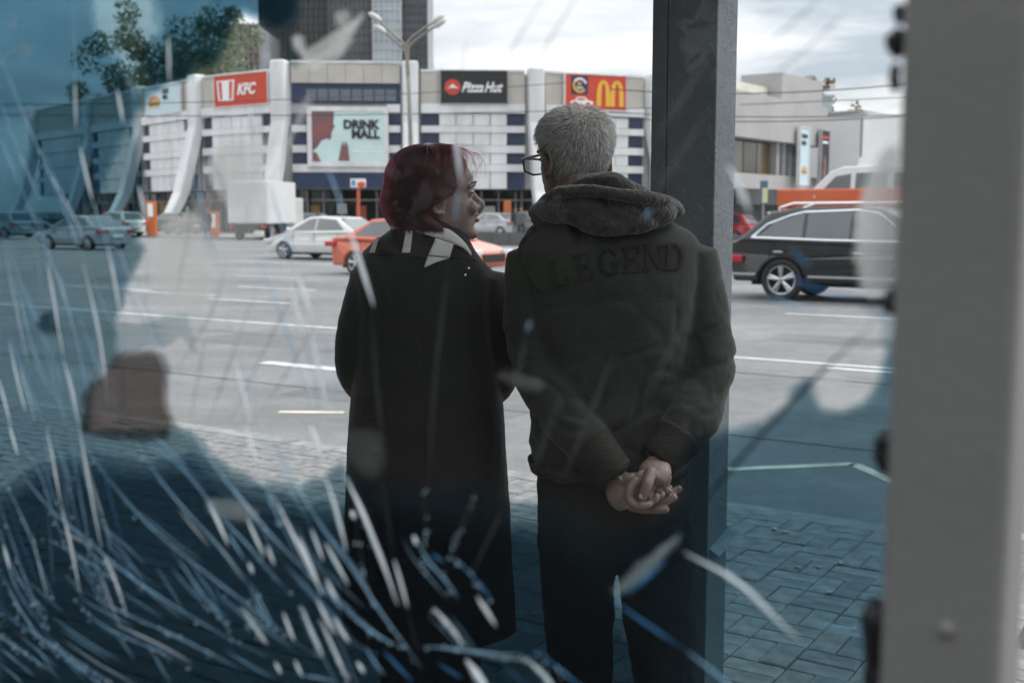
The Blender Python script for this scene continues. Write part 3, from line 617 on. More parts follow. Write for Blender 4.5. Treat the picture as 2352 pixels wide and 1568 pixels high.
W_ = paint('white', (0.68, 0.68, 0.66)); BLK = paint('black', (0.012, 0.012, 0.013)); ORG = paint('orange', (0.62, 0.12, 0.055)); RED = paint('red', (0.33, 0.02, 0.025)); SIL = paint('silver', (0.4, 0.41, 0.43)); GRY = paint('grey', (0.12, 0.125, 0.135))
def put(name, label, px, py, heading, pt, spec, off=0, **k):
    p = gnd(px, py); return car(name, label, p + Vector((math.cos(heading), math.sin(heading), 0)) * off, heading, pt, **{**spec, **k})
put('saloon_car', 'white saloon car left of the woman, heading left on the far lane', 756, 595, HL, W_, SEDAN)
put('saloon_car', 'orange saloon car passing behind the red-haired woman', 960, 632, HR, ORG, {**SEDAN, 'L': 4.75})
put('suv', 'black sport utility vehicle with chrome trim right of the steel post', 1990, 690, HR, BLK, SUV, cat='suv')
put('red_car', 'red hatchback car between the steel post and the black SUV', 1650, 556, HL, RED, HATCH)
put('silver_car', 'pale silver saloon car seen through the blue film at the left', 195, 572, HL, SIL, SEDAN)
GP = 'cars parked before the mall'
for lab, px, py, hd, pt, sp in (('silver saloon car parked behind the woman\'s profile', 1130, 541, HL, SIL, SEDAN), ('dark grey car parked between woman and man', 1205, 541, HL, GRY, HATCH),
        ('white hatchback car half hidden by the blue film edge', 268, 541, HL, W_, HATCH), ('grey car parked at far left behind blue film', 50, 533, HR, GRY, HATCH), ('dark car second from left behind blue film', 120, 531, HR, BLK, SEDAN), ('pale car at the very left picture edge', 8, 545, HL, SIL, HATCH),
        ('dark car parked behind the white saloon car', 705, 541, HL, GRY, SEDAN), ('grey car parked just right of the orange pillar', 398, 538, HL, GRY, SEDAN), ('white car parked right of the two pedestrians', 1262, 541, HL, W_, HATCH)):
    p = gnd(px, py, -.02); car('parked_car', lab, p, hd + random.uniform(-.1, .1), pt, group=GP, **sp)
# orange flatbed with a white van on it, behind the SUV
fb = gnd(1972, 600); FH = HL
fr_ = thing('flatbed_truck', 'orange flatbed truck deck under the white van, behind the SUV', 'truck', fb, FH)
OR2 = M('orange_paint', (0.55, 0.11, 0.04), .45)
MB().box(-3.2, 2.45, -1.15, 1.15, 1.79, 2.37).build('side_panel', OR2, fr_, bevel=.05, local=True)
MB().box(-3.1, 2.3, -.9, .9, .62, 1.1).build('chassis', SEAM, fr_, local=True)
for x in (-1.2, 2.2): MB().box(x - .12, x + .12, -1.14, 1.14, .7, 1.79).build('side_post', OR2, fr_, local=True)
for x in (-2.2, -1.3 + .0, 1.6):
    for sg in (-1, 1): wheel(fr_, x, sg * 1.1, .42, .26, sg)
vb = fb + Vector((0, 0, .92)); car('white_van', 'white van with dark windows above the orange deck behind the SUV', vb + Vector((math.cos(FH), math.sin(FH), 0)) * -.35, FH, paint('van_white', (0.6, 0.61, 0.62)), cat='van', **VAN)
# white box truck seen from behind, left of the white saloon
tb = gnd(570, 552, -.12); th = R(82)
tt = thing('box_truck', 'white box truck seen from behind left of the white saloon car', 'truck', tb, th)
MB().box(0, 5, -1.2, 1.2, .95, 3.4).build('cargo_box', M('box_white', (0.66, 0.67, 0.68), .4), tt, bevel=.04, local=True)
for sg in (-1, 1):
    MB().box(-.04, -.005, sg * .03 - .58 + sg * .57, sg * .03 + .58 + sg * .57, 1.02, 3.32).build('rear_door', WHITE, tt, bevel=.02, local=True)
    MB().box(-.1, -.02, sg * 1.0 - .16, sg * 1.0 + .16, .72, .88).build('taillight', LAMPR, tt, local=True)
    for x in (1.1, 5.9): wheel(tt, x, sg * 1.05, .46, .28, sg)
MB().box(.1, 6.6, -.5, .5, .55, .94).build('chassis', SEAM, tt, local=True); MB().box(5.1, 6.8, -1.1, 1.1, .6, 2.5).build('cab', W_, tt, bevel=.12, local=True)

# ------------------------------------------------------------------ street furniture
lp = gnd(948, 575); LY = lp.y
LMP = M('lamp_post_paint', (0.24, 0.22, 0.19), .6, var=.15, scale=3)
t = thing('street_lamp', 'tall beige street lamp with curved arms in front of the mall', 'street lamp', lp)
top = at(938, 175, LY)
MB().tube([lp, at(946, 400, LY), at(941, 260, LY), top], [.14, .11, .09, .08], n=12).build('pole', LMP, t, smooth=True)
LH = M('lamp_head', (0.55, 0.54, 0.52), .5)
for pts, hd in ((((938, 175), (934, 110), (948, 85), (1000, 48)), (1006, 44)), (((939, 180), (937, 120), (952, 95), (1004, 58)), (1010, 54)), (((937, 178), (930, 110), (910, 85), (872, 50)), (862, 40)), (((937, 182), (932, 125), (912, 100), (882, 74)), (874, 68))):
    a_ = MB().tube([at(x, y, LY) for x, y in pts], [.07, .06, .05, .045], n=8, sub=5).build('arm', LMP, t, smooth=True)
    c = at(*hd, LY); MB().ball(c, (.34, .2, .13), 12, Matrix.Rotation(R(-35 if hd[0] > 940 else 35), 3, 'Y')).build('lamp_head', LH, a_, smooth=True)
for dx, dz, sx in ((0, 0, 0),): pass
t = thing('stop_sign_post', 'small white plate on a red post behind the white saloon car', 'sign', gnd(823, 556))
b_ = gnd(823, 556); SYd = b_.y
MB().tube([b_, at(823, 428, SYd)], .09, n=10).build('post', M('post_red', (0.5, 0.1, 0.05), .5), t)
p, q = at(806, 431, SYd), at(841, 411, SYd); MB().box(p.x, q.x, SYd - .18, SYd - .12, p.z, q.z).build('plate', SW, t, bevel=.02)
c = at(831, 424, SYd); MB().ball(c + Vector((0, -.2, 0)), (.22, .03, .16), 14).build('red_dot', M('dot_red', (0.7, 0.08, 0.03), .5), t)
p, q = at(809, 427, SYd), at(817, 414, SYd); MB().box(p.x, q.x, SYd - .2, SYd - .181, p.z, q.z).build('blue_mark', M('mark_blue', (0.1, 0.25, 0.45), .5), t)
t = thing('bus_stop_sign', 'blue and yellow bus stop sign on a thin post before the grey building', 'sign', gnd(1753, 600)); b_ = gnd(1753, 600); SYd = b_.y
MB().tube([b_, at(1753, 415, SYd)], .035, n=8).build('post', STEEL, t)
p, q = at(1744, 468, SYd), at(1763, 415, SYd); MB().box(p.x, q.x, SYd - .08, SYd - .05, p.z, q.z).build('plate', M('stop_blue', (0.08, 0.14, 0.22), .4), t, bevel=.01)
p, q = at(1749, 466, SYd), at(1762, 432, SYd); MB().box(p.x, q.x, SYd - .1, SYd - .081, p.z, q.z).build('yellow_plate', M('stop_yellow', (0.6, 0.6, 0.33), .5), t)
OP = M('pillar_orange', (0.5, 0.14, 0.04), .5)
for lab, x0, x1, y0, y1 in (('tall orange info pillar at the blue film edge', 337, 355, 462, 541), ('small orange framed pillar left of the white truck', 482, 499, 486, 543), ('orange framed pillar at the nose of the white saloon car', 640, 662, 487, 543), ('narrow plain orange pillar beside the slanting mall column', 626, 636, 497, 543), ('slim orange pillar between woman and man', 1157, 1174, 461, 540)):
    b_ = gnd((x0 + x1) / 2, y1, -.02); Yd = b_.y; t = thing('orange_pillar', lab, 'pillar', b_, group='orange pillars before the mall')
    p, q = at(x0, y1, Yd), at(x1, y0, Yd); MB().box(p.x, q.x, Yd, Yd + .5, -.02, q.z).build('body', OP, t, bevel=.03)
    if q.x - p.x > .5: MB().box(p.x + .12, q.x - .12, Yd - .03, Yd - .003, q.z - 1.0, q.z - .15).build('panel', SW, t)
MB_ = M('barrier_grey', (0.1, 0.1, 0.1), .7)
t = thing('road_barrier', 'low dark roadside barrier behind the parked cars', 'barrier', gnd(1190, 566))
for k in range(14):
    a, b = ab(gnd(1090, 563)); MB().box(a + k * 1.02, a + k * 1.02 + 1.0, b, b + .18, -.12, .5, MU).build('segment', MB_, t, bevel=.02)
# overhead wires
WM = M('wire', (0.04, 0.04, 0.045), .7)
for k, (A, B_, Y0, Y1, sag, lab) in enumerate((((-200, 262), (2500, 200), 60, 60, .6, 'upper'), ((-200, 240), (1300, 190), 55, 70, .4, 'second'), ((1400, 205), (2400, 150), 48, 40, .5, 'right hand top'), ((1400, 270), (2400, 238), 52, 44, .4, 'right hand lower'), ((1400, 258), (2400, 246), 53, 46, .3, 'right hand middle'))):
    p, q = at(*A, Y0), at(*B_, Y1); pts = [p.lerp(q, i / 16) - Vector((0, 0, sag * 4 * (i / 16) * (1 - i / 16))) for i in range(17)]
    o = MB().tube(pts, .022, n=5).build('overhead_wire', WM); tag(rebase(o, pts[8]), 'thin dark overhead wire, %s one strung above the road' % lab, 'wire', 'overhead wires')

# ------------------------------------------------------------------ trees
def leafmat(name, a, b):
    m = M(name, a, .7, col2=b, scale=2.5, detail=3)
    nt = m.node_tree; p = nt.nodes['Principled BSDF']; tl = nd(nt, 'ShaderNodeBsdfTranslucent'); tl.inputs[0].default_value = tuple(b) + (1,); mx = nd(nt, 'ShaderNodeMixShader'); mx.inputs[0].default_value = .3
    nt.links.new(p.outputs[0], mx.inputs[1]); nt.links.new(tl.outputs[0], mx.inputs[2]); nt.links.new(mx.outputs[0], nt.nodes['Material Output'].inputs[0]); return m
BARK = M('bark', (0.06, 0.045, 0.033), .9, var=.4, scale=10, bump=.6, bscale=25)
def tree(label, base, h, cr, leaf, n=5000, ls=.12, cz=None, conifer=False, group=None, low=.28):
    base = Vector(base); t = thing('tree', label, 'tree', base, group=group); rnd = random.Random(sum(ord(c) * (i + 1) for i, c in enumerate(label)))
    rs = np.random.RandomState(len(label) * 7 + int(h * 10)); b = MB()
    b.tube([base, base + Vector((.1, .05, h * .3)), base + Vector((.15, 0, h * .6)), base + Vector((.1, .1, h * .93))], [h * .022, h * .017, h * .01, h * .003], n=9, sub=3)
    tips = []
    for k in range(11):
        z = h * (low + (.88 - low) * k / 11); a = k * 2.4 + rnd.random(); ln = cr * (1.05 if not conifer else 1.1 * (1 - z / h)) * rnd.uniform(.7, 1.05)
        s = base + Vector((.12, .03, z)); e = s + Vector((math.cos(a) * ln, math.sin(a) * ln, ln * (.55 if not conifer else -.1))); b.tube([s, s.lerp(e, .5) + Vector((0, 0, .1 * ln)), e], [h * .008, h * .005, h * .002], n=6, sub=2); tips += [e, s.lerp(e, .6), s.lerp(e, .8)]
    b.build('trunk', BARK, t, smooth=True)
    cl = []
    for e in tips:
        for _ in range(3): cl.append((e + Vector((rnd.gauss(0, .22), rnd.gauss(0, .22), rnd.gauss(0, .18))) * cr, cr * rnd.uniform(.16, .34)))
    for _ in range(10): cl.append((base + Vector((rnd.gauss(0, .4) * cr, rnd.gauss(0, .4) * cr, h * .72 + rnd.gauss(0, .25) * cr * 1.4)), cr * rnd.uniform(.2, .36)))
    if conifer: cl = [(base + Vector((rnd.gauss(0, .35) * cr * (1 - q), rnd.gauss(0, .35) * cr * (1 - q), h * (.15 + .85 * q))), cr * (1.05 - q) * .5) for q in [rnd.random() for _ in range(60)]]
    C = np.array([tuple(c[0]) for c in cl]); S = np.array([c[1] for c in cl]); idx = rs.randint(0, len(cl), n)
    v = rs.normal(size=(n, 3)); v /= np.linalg.norm(v, axis=1)[:, None]; pos = C[idx] + v * (S[idx] * rs.uniform(.35, 1, n) ** .6)[:, None]
    a = rs.normal(size=(n, 3)); a /= np.linalg.norm(a, axis=1)[:, None]; c_ = np.cross(a, v); c_ /= np.linalg.norm(c_, axis=1)[:, None] + 1e-6
    sz = ls * rs.uniform(.6, 1.3, n)[:, None]
    V = np.stack([pos - a * sz, pos + c_ * sz * .55, pos + a * sz, pos - c_ * sz * .55], 1).reshape(-1, 3)
    me = bpy.data.meshes.new('crown'); me.vertices.add(4 * n); me.vertices.foreach_set('co', V.ravel()); me.loops.add(4 * n); me.loops.foreach_set('vertex_index', np.arange(4 * n)); me.polygons.add(n); me.polygons.foreach_set('loop_start', np.arange(0, 4 * n, 4)); me.update(calc_edges=True)
    link('crown', me, leaf, t); return t
GREEN = leafmat('leaf_green', (0.035, 0.06, 0.02), (0.1, 0.14, 0.04)); TEAL = leafmat('leaf_pale', (0.1, 0.12, 0.09), (0.26, 0.3, 0.2)); AUT = leafmat('leaf_autumn', (0.12, 0.08, 0.025), (0.22, 0.16, 0.06)); CON = leafmat('needle', (0.02, 0.035, 0.02), (0.05, 0.07, 0.04))
p = at(1838, 400, 84); p.z = -.02; tree('autumn tree whose top shows above the grey building', p, at(1838, 152, 84).z, 1.7, AUT, 2500, .16)
p = at(1908, 400, 88); p.z = -.02; tree('smaller autumn tree behind the pale green roof house', p, at(1908, 228, 88).z, 1.4, AUT, 2000, .16)
p = at(2035, 400, 80); p.z = -.02; tree('dark conifer tree just right of the white block', p, at(2030, 268, 80).z, 1.5, CON, 3000, .14, conifer=True)
p = at(2085, 400, 84); p.z = -.02; tree('darker broad tree beside the near frame post', p, at(2085, 330, 84).z, 2.2, GREEN, 2500, .16)
p = at(380, 400, 130); p.z = -.02; tree('brown tree behind the left end of the mall', p, at(380, 165, 130).z, 3.2, AUT, 3000, .25)
p = at(425, 400, 135); p.z = -.02; tree('brown tree below the brownish tower block', p, at(425, 160, 135).z, 3.4, AUT, 3000, .25)
# trees on the lawn behind the shelter: the glass mirrors them
for k, (x, y, h, cr) in enumerate(((-12, -1.5, 7.5, 3.4), (-15, 3.2, 8.5, 3.8), (-11.5, -7.5, 8, 3.6), (-6.5, -11, 8, 3.4), (0, -13, 8.5, 3.6), (7, -12, 8, 3.4), (-18, -3.5, 9.5, 4))):
    tree('leafy tree behind the shelter, %s one from the left' % ['second', 'first', 'fourth', 'fifth', 'sixth', 'seventh', 'third'][k], (x, y, -.02), h, cr, GREEN, 9000, .24, group='trees on the lawn behind the shelter', low=.1)
p = at(405, 400, 118); p.z = -.02; tree('tall tree rising behind the left end of the mall', p, at(405, 55, 118).z, 6.0, TEAL, 16000, .26)
sheet('lawn', -26, 26, -40, -12.02, -.02, M('lawn_green', (0.05, 0.075, 0.025), .95, var=.5, scale=3, bump=.6, bscale=60))

# ------------------------------------------------------------------ far pedestrians
SKIN = M('skin', (0.36, 0.19, 0.125), .55, var=.12, scale=45, bump=.12, bscale=220, bdist=.003)
def far_person(label, base, h, coat, legs, ph=0.0):
    s = h / 1.75; b = MB(); B_ = Vector(base)
    def T(x, y, z): return B_ + Vector((x, y, z)) * s
    b.ball(T(0, 0, 1.63), (.078 * s, .095 * s, .115 * s), 16).tube([T(0, 0, 1.55), T(0, 0, 1.4)], .055 * s)
    b.tube([T(0, 0, .9), T(0, 0, 1.15), T(0, 0, 1.35), T(0, 0, 1.44)], [.13 * s, .14 * s, .16 * s, .09 * s], flat=(1.15, .8))
    for sg in (-1, 1):
        b.tube([T(sg * .19, 0, 1.38), T(sg * .24, .02 * sg, 1.1), T(sg * .22, -.1, .85)], [.055 * s, .045 * s, .035 * s], n=8); b.ball(T(sg * .22, -.11, .79), .045 * s, 8)
        b.tube([T(sg * .09, 0, .95), T(sg * .1, -.03 + ph * sg, .5), T(sg * .1, ph * 1.6 * sg, .06)], [.085 * s, .06 * s, .045 * s], n=8); b.ball(T(sg * .1, ph * 1.6 * sg - .05, .04), (.05 * s, .12 * s, .04 * s), 8)
    o = link('person', fuse(b, .022, 3), SKIN, smooth=True); rebase(o, B_); tag(o, label, 'person', 'pedestrians before the mall')
    c = MB().tube([T(0, 0, .78), T(0, 0, .95), T(0, 0, 1.2), T(0, 0, 1.38), T(0, 0, 1.47)], [.17 * s, .165 * s, .175 * s, .19 * s, .1 * s], flat=(1.15, .85))
    for sg in (-1, 1): c.tube([T(sg * .2, 0, 1.38), T(sg * .25, .02 * sg, 1.1), T(sg * .23, -.09, .88)], [.075 * s, .065 * s, .055 * s], n=8)
    link('jacket', fuse(c, .025, 3), coat, o, smooth=True)
    c = MB()
    for sg in (-1, 1): c.tube([T(sg * .09, 0, .97), T(sg * .1, -.03 + ph * sg, .5), T(sg * .1, ph * 1.6 * sg, .08)], [.105 * s, .085 * s, .07 * s], n=8)
    link('trousers', fuse(c, .025, 3), legs, o, smooth=True)
    MB().ball(T(0, .02, 1.67), (.084 * s, .1 * s, .1 * s), 14).build('hair', M('hair_dark', (0.03, 0.022, 0.018), .7), o, smooth=True)
DK = M('coat_dark', (0.03, 0.035, 0.045), .9); JN = M('jeans_grey', (0.12, 0.14, 0.17), .9)
far_person('pedestrian in a dark jacket, left one of the pair between woman and man', gnd(1184, 545, -.02), 1.78, DK, JN, .08)
far_person('pedestrian in a grey jacket, right one of the pair between woman and man', gnd(1197, 546, -.02), 1.82, M('coat_grey', (0.1, 0.1, 0.1), .9), DK, -.06)
far_person('pedestrian in black walking left of the white box truck', gnd(478, 543, -.02), 1.75, DK, DK, .1)

# ------------------------------------------------------------------ the two people
HZ = np.array([0, .008, .02, .034, .048, .06, .068, .08, .10, .118, .136, .16, .185, .205, .218, .226])
HF = np.array([.070, .088, .094, .089, .092, .090, .094, .089, .088, .081, .092, .093, .080, .058, .032, .006])
HB = np.array([-.02, .0, .016, .028, .04, .052, .060, .07, .083, .092, .098, .101, .094, .076, .048, .012])
HW = np.array([.022, .034, .044, .051, .056, .059, .061, .065, .069, .071, .073, .0755, .070, .057, .036, .008])
def skull(th, z, k=1.0):
    """point of the head surface: th from the face round to the back, z above the chin (head coordinates)"""
    f, b, w = np.interp(z, HZ, HF), np.interp(z, HZ, HB), np.interp(z, HZ, HW)
    c, s = math.cos(th), math.sin(th); e = 1.0
    if c > 0: return Vector((w * k * math.copysign(abs(s) ** .9, s), f * k * c ** (.85 if z < .1 else .95), z))
    return Vector((w * k * s, b * k * c, z))
def head_matrix(o, phi, s, pitch=0.0, roll=0.0):
    return Matrix.Translation(o) @ Matrix.Rotation(phi - math.pi / 2, 4, 'Z') @ Matrix.Rotation(roll, 4, 'Y') @ Matrix.Rotation(pitch, 4, 'X') @ Matrix.Diagonal((s, s, s, 1))
def add_head(b, MH, nose=1.0, cheek=1.0):
    h = MB()
    h.rings([[skull(2 * math.pi * k / 40, z) for k in range(40)] for z in np.concatenate([np.linspace(0, .2, 46), np.linspace(.204, .226, 9)])])
    h.tube([(0, .086, .126), (0, .097, .106), (0, .109 * nose, .088), (0, .103, .079)], [.008, .009, .0115, .009], n=10, sub=3)
    for s in (-1, 1):
        h.ball((s * .011, .095, .082), (.0085, .011, .008), 10)
        h.ball((s * .034 * cheek, .079 - .014 * (1 - cheek) * 3, .083), (.022 * cheek, .016, .019), 12)              # cheek
        h.tube([(s * .012, .0905, .137), (s * .032, .088, .140), (s * .052, .072, .135)], [.006, .007, .005], n=8, sub=2)   # brow ridge
        h.ball((s * .033, .076, .119), (.014, .011, .0085), 10)            # lids
        # ear: shell and rim
        R_ = Matrix.Rotation(s * R(-22), 3, 'Z') @ Matrix.Rotation(R(-8), 3, 'X')
        h.ball((s * .076, -.008, .1), (.0075, .017, .026), 12, R_)
        rim = [Vector((.006 * s, -.017 * math.cos(a), .03 * math.sin(a))) for a in np.linspace(-1.9, 2.2, 12)]
        h.tube([Vector((s * .079, -.010, .103)) + R_ @ v for v in rim], [.0035] + [.0048] * 10 + [.003], n=8)
        h.ball((s * .076, -.003, .074), (.006, .008, .009), 8)
    h.tube([(-.024, .082, .0625), (-.012, .0935, .0645), (0, .0965, .0645), (.012, .0935, .0645), (.024, .082, .0635)], [.003, .0055, .006, .0055, .003], n=8, sub=2)
    h.tube([(-.02, .084, .0535), (-.01, .0935, .0505), (0, .0955, .05), (.01, .0935, .0505), (.02, .084, .0535)], [.003, .0055, .0065, .0055, .003], n=8, sub=2)
    h.ball((0, .083, .017), (.02, .017, .015), 12)
    b.add([MH @ Vector(v) for v in h.V], h.F)
def wrinkle(me, fn):
    n = len(me.vertices); co = np.empty(n * 3); me.vertices.foreach_get('co', co); no = np.empty(n * 3); me.vertices.foreach_get('normal', no)
    co = co.reshape(-1, 3); no = no.reshape(-1, 3); d = np.array([fn(Vector(c)) for c in co]); co += no * d[:, None]
    me.vertices.foreach_set('co', co.ravel()); me.update(); return me
def sup(a, n): return math.copysign(abs(a) ** (2 / n), a)
def body_rings(Y0, rows, n=44, ex=2.3):
    out = []
    P_ = [np.array(r, float) for r in rows]; ys = [p[0] for p in P_]
    for y in np.arange(ys[0], ys[-1] + .1, 12 if ys[-1] > ys[0] else -12):
        xl, xr, bk, ft = (np.interp(y, ys, [p[i] for p in P_]) for i in (1, 2, 3, 4))
        a, b = at(xl, y, Y0), at(xr, y, Y0); c = (a + b) / 2; hw = (b - a).length / 2
        out.append([(c.x + hw * sup(math.cos(t), ex), Y0 + (ft if math.sin(t) > 0 else bk) * sup(math.sin(t), ex), c.z) for t in np.linspace(0, 2 * math.pi, n, endpoint=False)])
    return out
def hair_object(name, strands, radius, m, parent, rt=.25):
    n = len(strands[0]); k = len(strands)
    hc = bpy.data.hair_curves.new(name); hc.add_curves([n] * k)
    hc.position_data.foreach_set('vector', np.array([[tuple(p) for p in s] for s in strands], dtype=np.float32).ravel())
    ra = hc.attributes.new('radius', 'FLOAT', 'POINT'); ra.data.foreach_set('value', np.tile(radius * np.linspace(1, rt, n), k).astype(np.float32))
    hc.materials.append(m); o = bpy.data.objects.new(name, hc); COL.objects.link(o); o.parent = parent
    o.matrix_parent_inverse = Matrix.Translation(-parent.location); return o
def hair_mat(name, cols, rough=.45):
    m = bpy.data.materials.new(name); m.use_nodes = True; nt = m.node_tree; p = nt.nodes['Principled BSDF']; hi = nd(nt, 'ShaderNodeHairInfo'); rp = nd(nt, 'ShaderNodeValToRGB')
    for i, (q, c) in enumerate(cols):
        e = rp.color_ramp.elements[i] if i < 2 else rp.color_ramp.elements.new(q); e.position = q; e.color = tuple(c) + (1,)
    nt.links.new(hi.outputs['Random'], rp.inputs[0]); nt.links.new(rp.outputs[0], p.inputs['Base Color']); p.inputs['Roughness'].default_value = rough; p.inputs['Specular IOR Level'].default_value = .4
    return m
def project(bvh, x, y, lift):
    d = ray(x, y).normalized(); h = bvh.ray_cast(CAM, d)
    if h[0] is None: return None
    nn = h[1]; nn = -nn if nn.dot(d) > 0 else nn
    return h[0] + nn * lift
def bvh_of(o):
    me = o.data; return BVHTree.FromPolygons([v.co + o.location for v in me.vertices] if o.parent is None else [v.co.copy() for v in me.vertices], [tuple(p.vertices) for p in me.polygons])
def patch(bvh, quad, nu, nv, lift, m, name, parent, th=.002):
    """cloth strip sewn on: quad = (x, y) picture corners a, b, c, d; laid on the garment under it"""
    a, b, c, d = [Vector(q) for q in quad]; V = []; ok = True
    for j in range(nv + 1):
        for i in range(nu + 1):
            u, v = i / nu, j / nv; q = (a * (1 - u) + b * u) * (1 - v) + (d * (1 - u) + c * u) * v
            p = project(bvh, q.x, q.y, lift)
            if p is None: return None
            V.append(p)
    F = [(j * (nu + 1) + i, j * (nu + 1) + i + 1, (j + 1) * (nu + 1) + i + 1, (j + 1) * (nu + 1) + i) for j in range(nv) for i in range(nu)]
    o = MB().add(V, F).build(name, m, parent, smooth=True); s = o.modifiers.new('s', 'SOLIDIFY'); s.thickness = th; s.offset = 0; return o
EYEW = M('eye_white', (0.6, 0.58, 0.55), .2); EYED = M('eye_dark', (0.01, 0.008, 0.007), .2)
SKW = M('skin_woman', (0.24, 0.18, 0.162), .5, var=.07, scale=40, bump=.06, bscale=260, bdist=.002)
SKM = M('skin_man', (0.135, 0.094, 0.079), .55, var=.16, scale=55, bump=.25, bscale=200, bdist=.003)

# ---- man
YM = 2.72
def W(x, y, d=0.0): return at(x, y, YM + d)
mbase = Vector((W(1400, 900).x, YM, 0))
MHm = head_matrix(W(1323, 480), R(90 + 29), 1.05, pitch=R(-4))
b = MB(); add_head(b, MHm, cheek=.75)
b.tube([MHm @ Vector((0, -.02, .06)), MHm @ Vector((0, -.03, .02)), W(1375, 520, .0), W(1385, 580, 0)], [.058, .058, .065, .09], n=18, sub=3)
b.tube([W(1390, 540), W(1395, 620), W(1400, 800), W(1400, 1000), W(1405, 1150)], [.1, .13, .125, .12, .125], n=24, sub=3, flat=(1.15, .72))
ARML = [(1235, 590, .0), (1222, 720, -.02), (1236, 850, -.07), (1330, 990, -.15), (1408, 1088, -.185)]; RL = [.074, .070, .064, .056, .047]
ARMR = [(1578, 590, .0), (1608, 720, -.02), (1622, 850, -.06), (1590, 950, -.13), (1518, 1046, -.175)]; RRr = [.074, .071, .068, .06, .047]
def Z3(x, y, d): return W(1320.7 + x * .18307, 976.2 + y * .18307, d)
b.tube([W(*p) for p in ARML] + [Z3(570, 640, -.19)], [r * .45 for r in RL] + [.028], n=14, sub=4)
b.tube([W(*p) for p in ARMR] + [Z3(1010, 520, -.2)], [r * .45 for r in RRr] + [.029], n=14, sub=4)
# his left hand: open, palm to the camera, fingers reaching to the right
b.tube([Z3(570, 630, -.19), Z3(575, 740, -.193), Z3(610, 860, -.196), Z3(690, 950, -.2)], [.030, .035, .038, .031], n=16, sub=4, flat=(1.05, .55))
b.tube([Z3(690, 1015, -.2), Z3(850, 1050, -.206), Z3(1020, 1055, -.216), Z3(1165, 1062, -.222)], [.0112, .0104, .0098, .0082], n=12, sub=4)
b.tube([Z3(760, 950, -.198), Z3(930, 975, -.203), Z3(1120, 955, -.212), Z3(1265, 893, -.217)], [.0112, .0104, .0098, .0082], n=12, sub=4)
b.tube([Z3(780, 880, -.195), Z3(1000, 880, -.198), Z3(1190, 850, -.204), Z3(1325, 785, -.206)], [.0108, .01, .0092, .0076], n=12, sub=4)
b.tube([Z3(760, 820, -.19), Z3(960, 800, -.188), Z3(1120, 785, -.188), Z3(1210, 785, -.187)], [.0098, .0092, .0084, .007], n=12, sub=4)
b.tube([Z3(600, 700, -.2), Z3(690, 670, -.21), Z3(780, 640, -.208)], [.015, .013, .0105], n=12, sub=4)
# his right hand: lies in the left one, thumb hanging down, fingers curled
b.tube([Z3(1015, 490, -.208), Z3(1000, 590, -.226), Z3(960, 670, -.238)], [.030, .0345, .029], n=16, sub=4, flat=(1.1, .55))
b.ball(Z3(1110, 650, -.228), (.019, .014, .027), 12); b.ball(Z3(850, 670, -.242), (.020, .014, .020), 12)
b.tube([Z3(960, 570, -.25), Z3(915, 710, -.27), Z3(880, 815, -.275), Z3(838, 925, -.272)], [.0142, .0128, .0118, .0098], n=14, sub=4)
b.tube([Z3(770, 680, -.244), Z3(700, 790, -.252), Z3(672, 910, -.257), Z3(745, 990, -.262), Z3(850, 1000, -.259), Z3(955, 988, -.252)], [.0118, .0108, .0102, .0098, .0092, .0076], n=12, sub=4)
b.tube([Z3(960, 740, -.235), Z3(930, 850, -.238), Z3(950, 935, -.244), Z3(1010, 930, -.248), Z3(1026, 868, -.246)], [.011, .0098, .0092, .0086, .0072], n=12, sub=4)
b.tube([Z3(1040, 720, -.226), Z3(1035, 820, -.226), Z3(1050, 890, -.23), Z3(1085, 880, -.234), Z3(1098, 835, -.232)], [.0102, .0094, .0086, .008, .0066], n=12, sub=4)
b.tube([Z3(1110, 720, -.216), Z3(1120, 800, -.214), Z3(1150, 830, -.216), Z3(1190, 805, -.217)], [.0092, .0086, .0078, .0064], n=12, sub=4)
LEGL = [W(1330, 1150), W(1326, 1260), W(1328, 1390), W(1336, 1568), Vector((W(1340, 1568).x, YM, .08))]
LEGR = [W(1478, 1150), W(1502, 1260), W(1512, 1390), W(1526, 1568), Vector((W(1530, 1568).x, YM, .08))]
for lg in (LEGL, LEGR): b.tube(lg, [.085, .08, .055, .05, .04], n=14, sub=3); b.ball(lg[-1] + Vector((0, .06, -.03)), (.045, .12, .045), 12)
man = link('person', fuse(b, .0023, 4, .45), SKM, smooth=True); rebase(man, mbase)
tag(man, 'grey-haired man with glasses and olive hooded jacket, back turned, hands clasped behind', 'person')
def nail(p, nrm, s):
    return MB().ball(p, s, 10).build('fingernail', M('nail', (0.34, 0.27, 0.25), .3, coat=.2), man, smooth=True)
nail(Z3(843, 890, -.2815), None, (.0074, .0022, .0068))
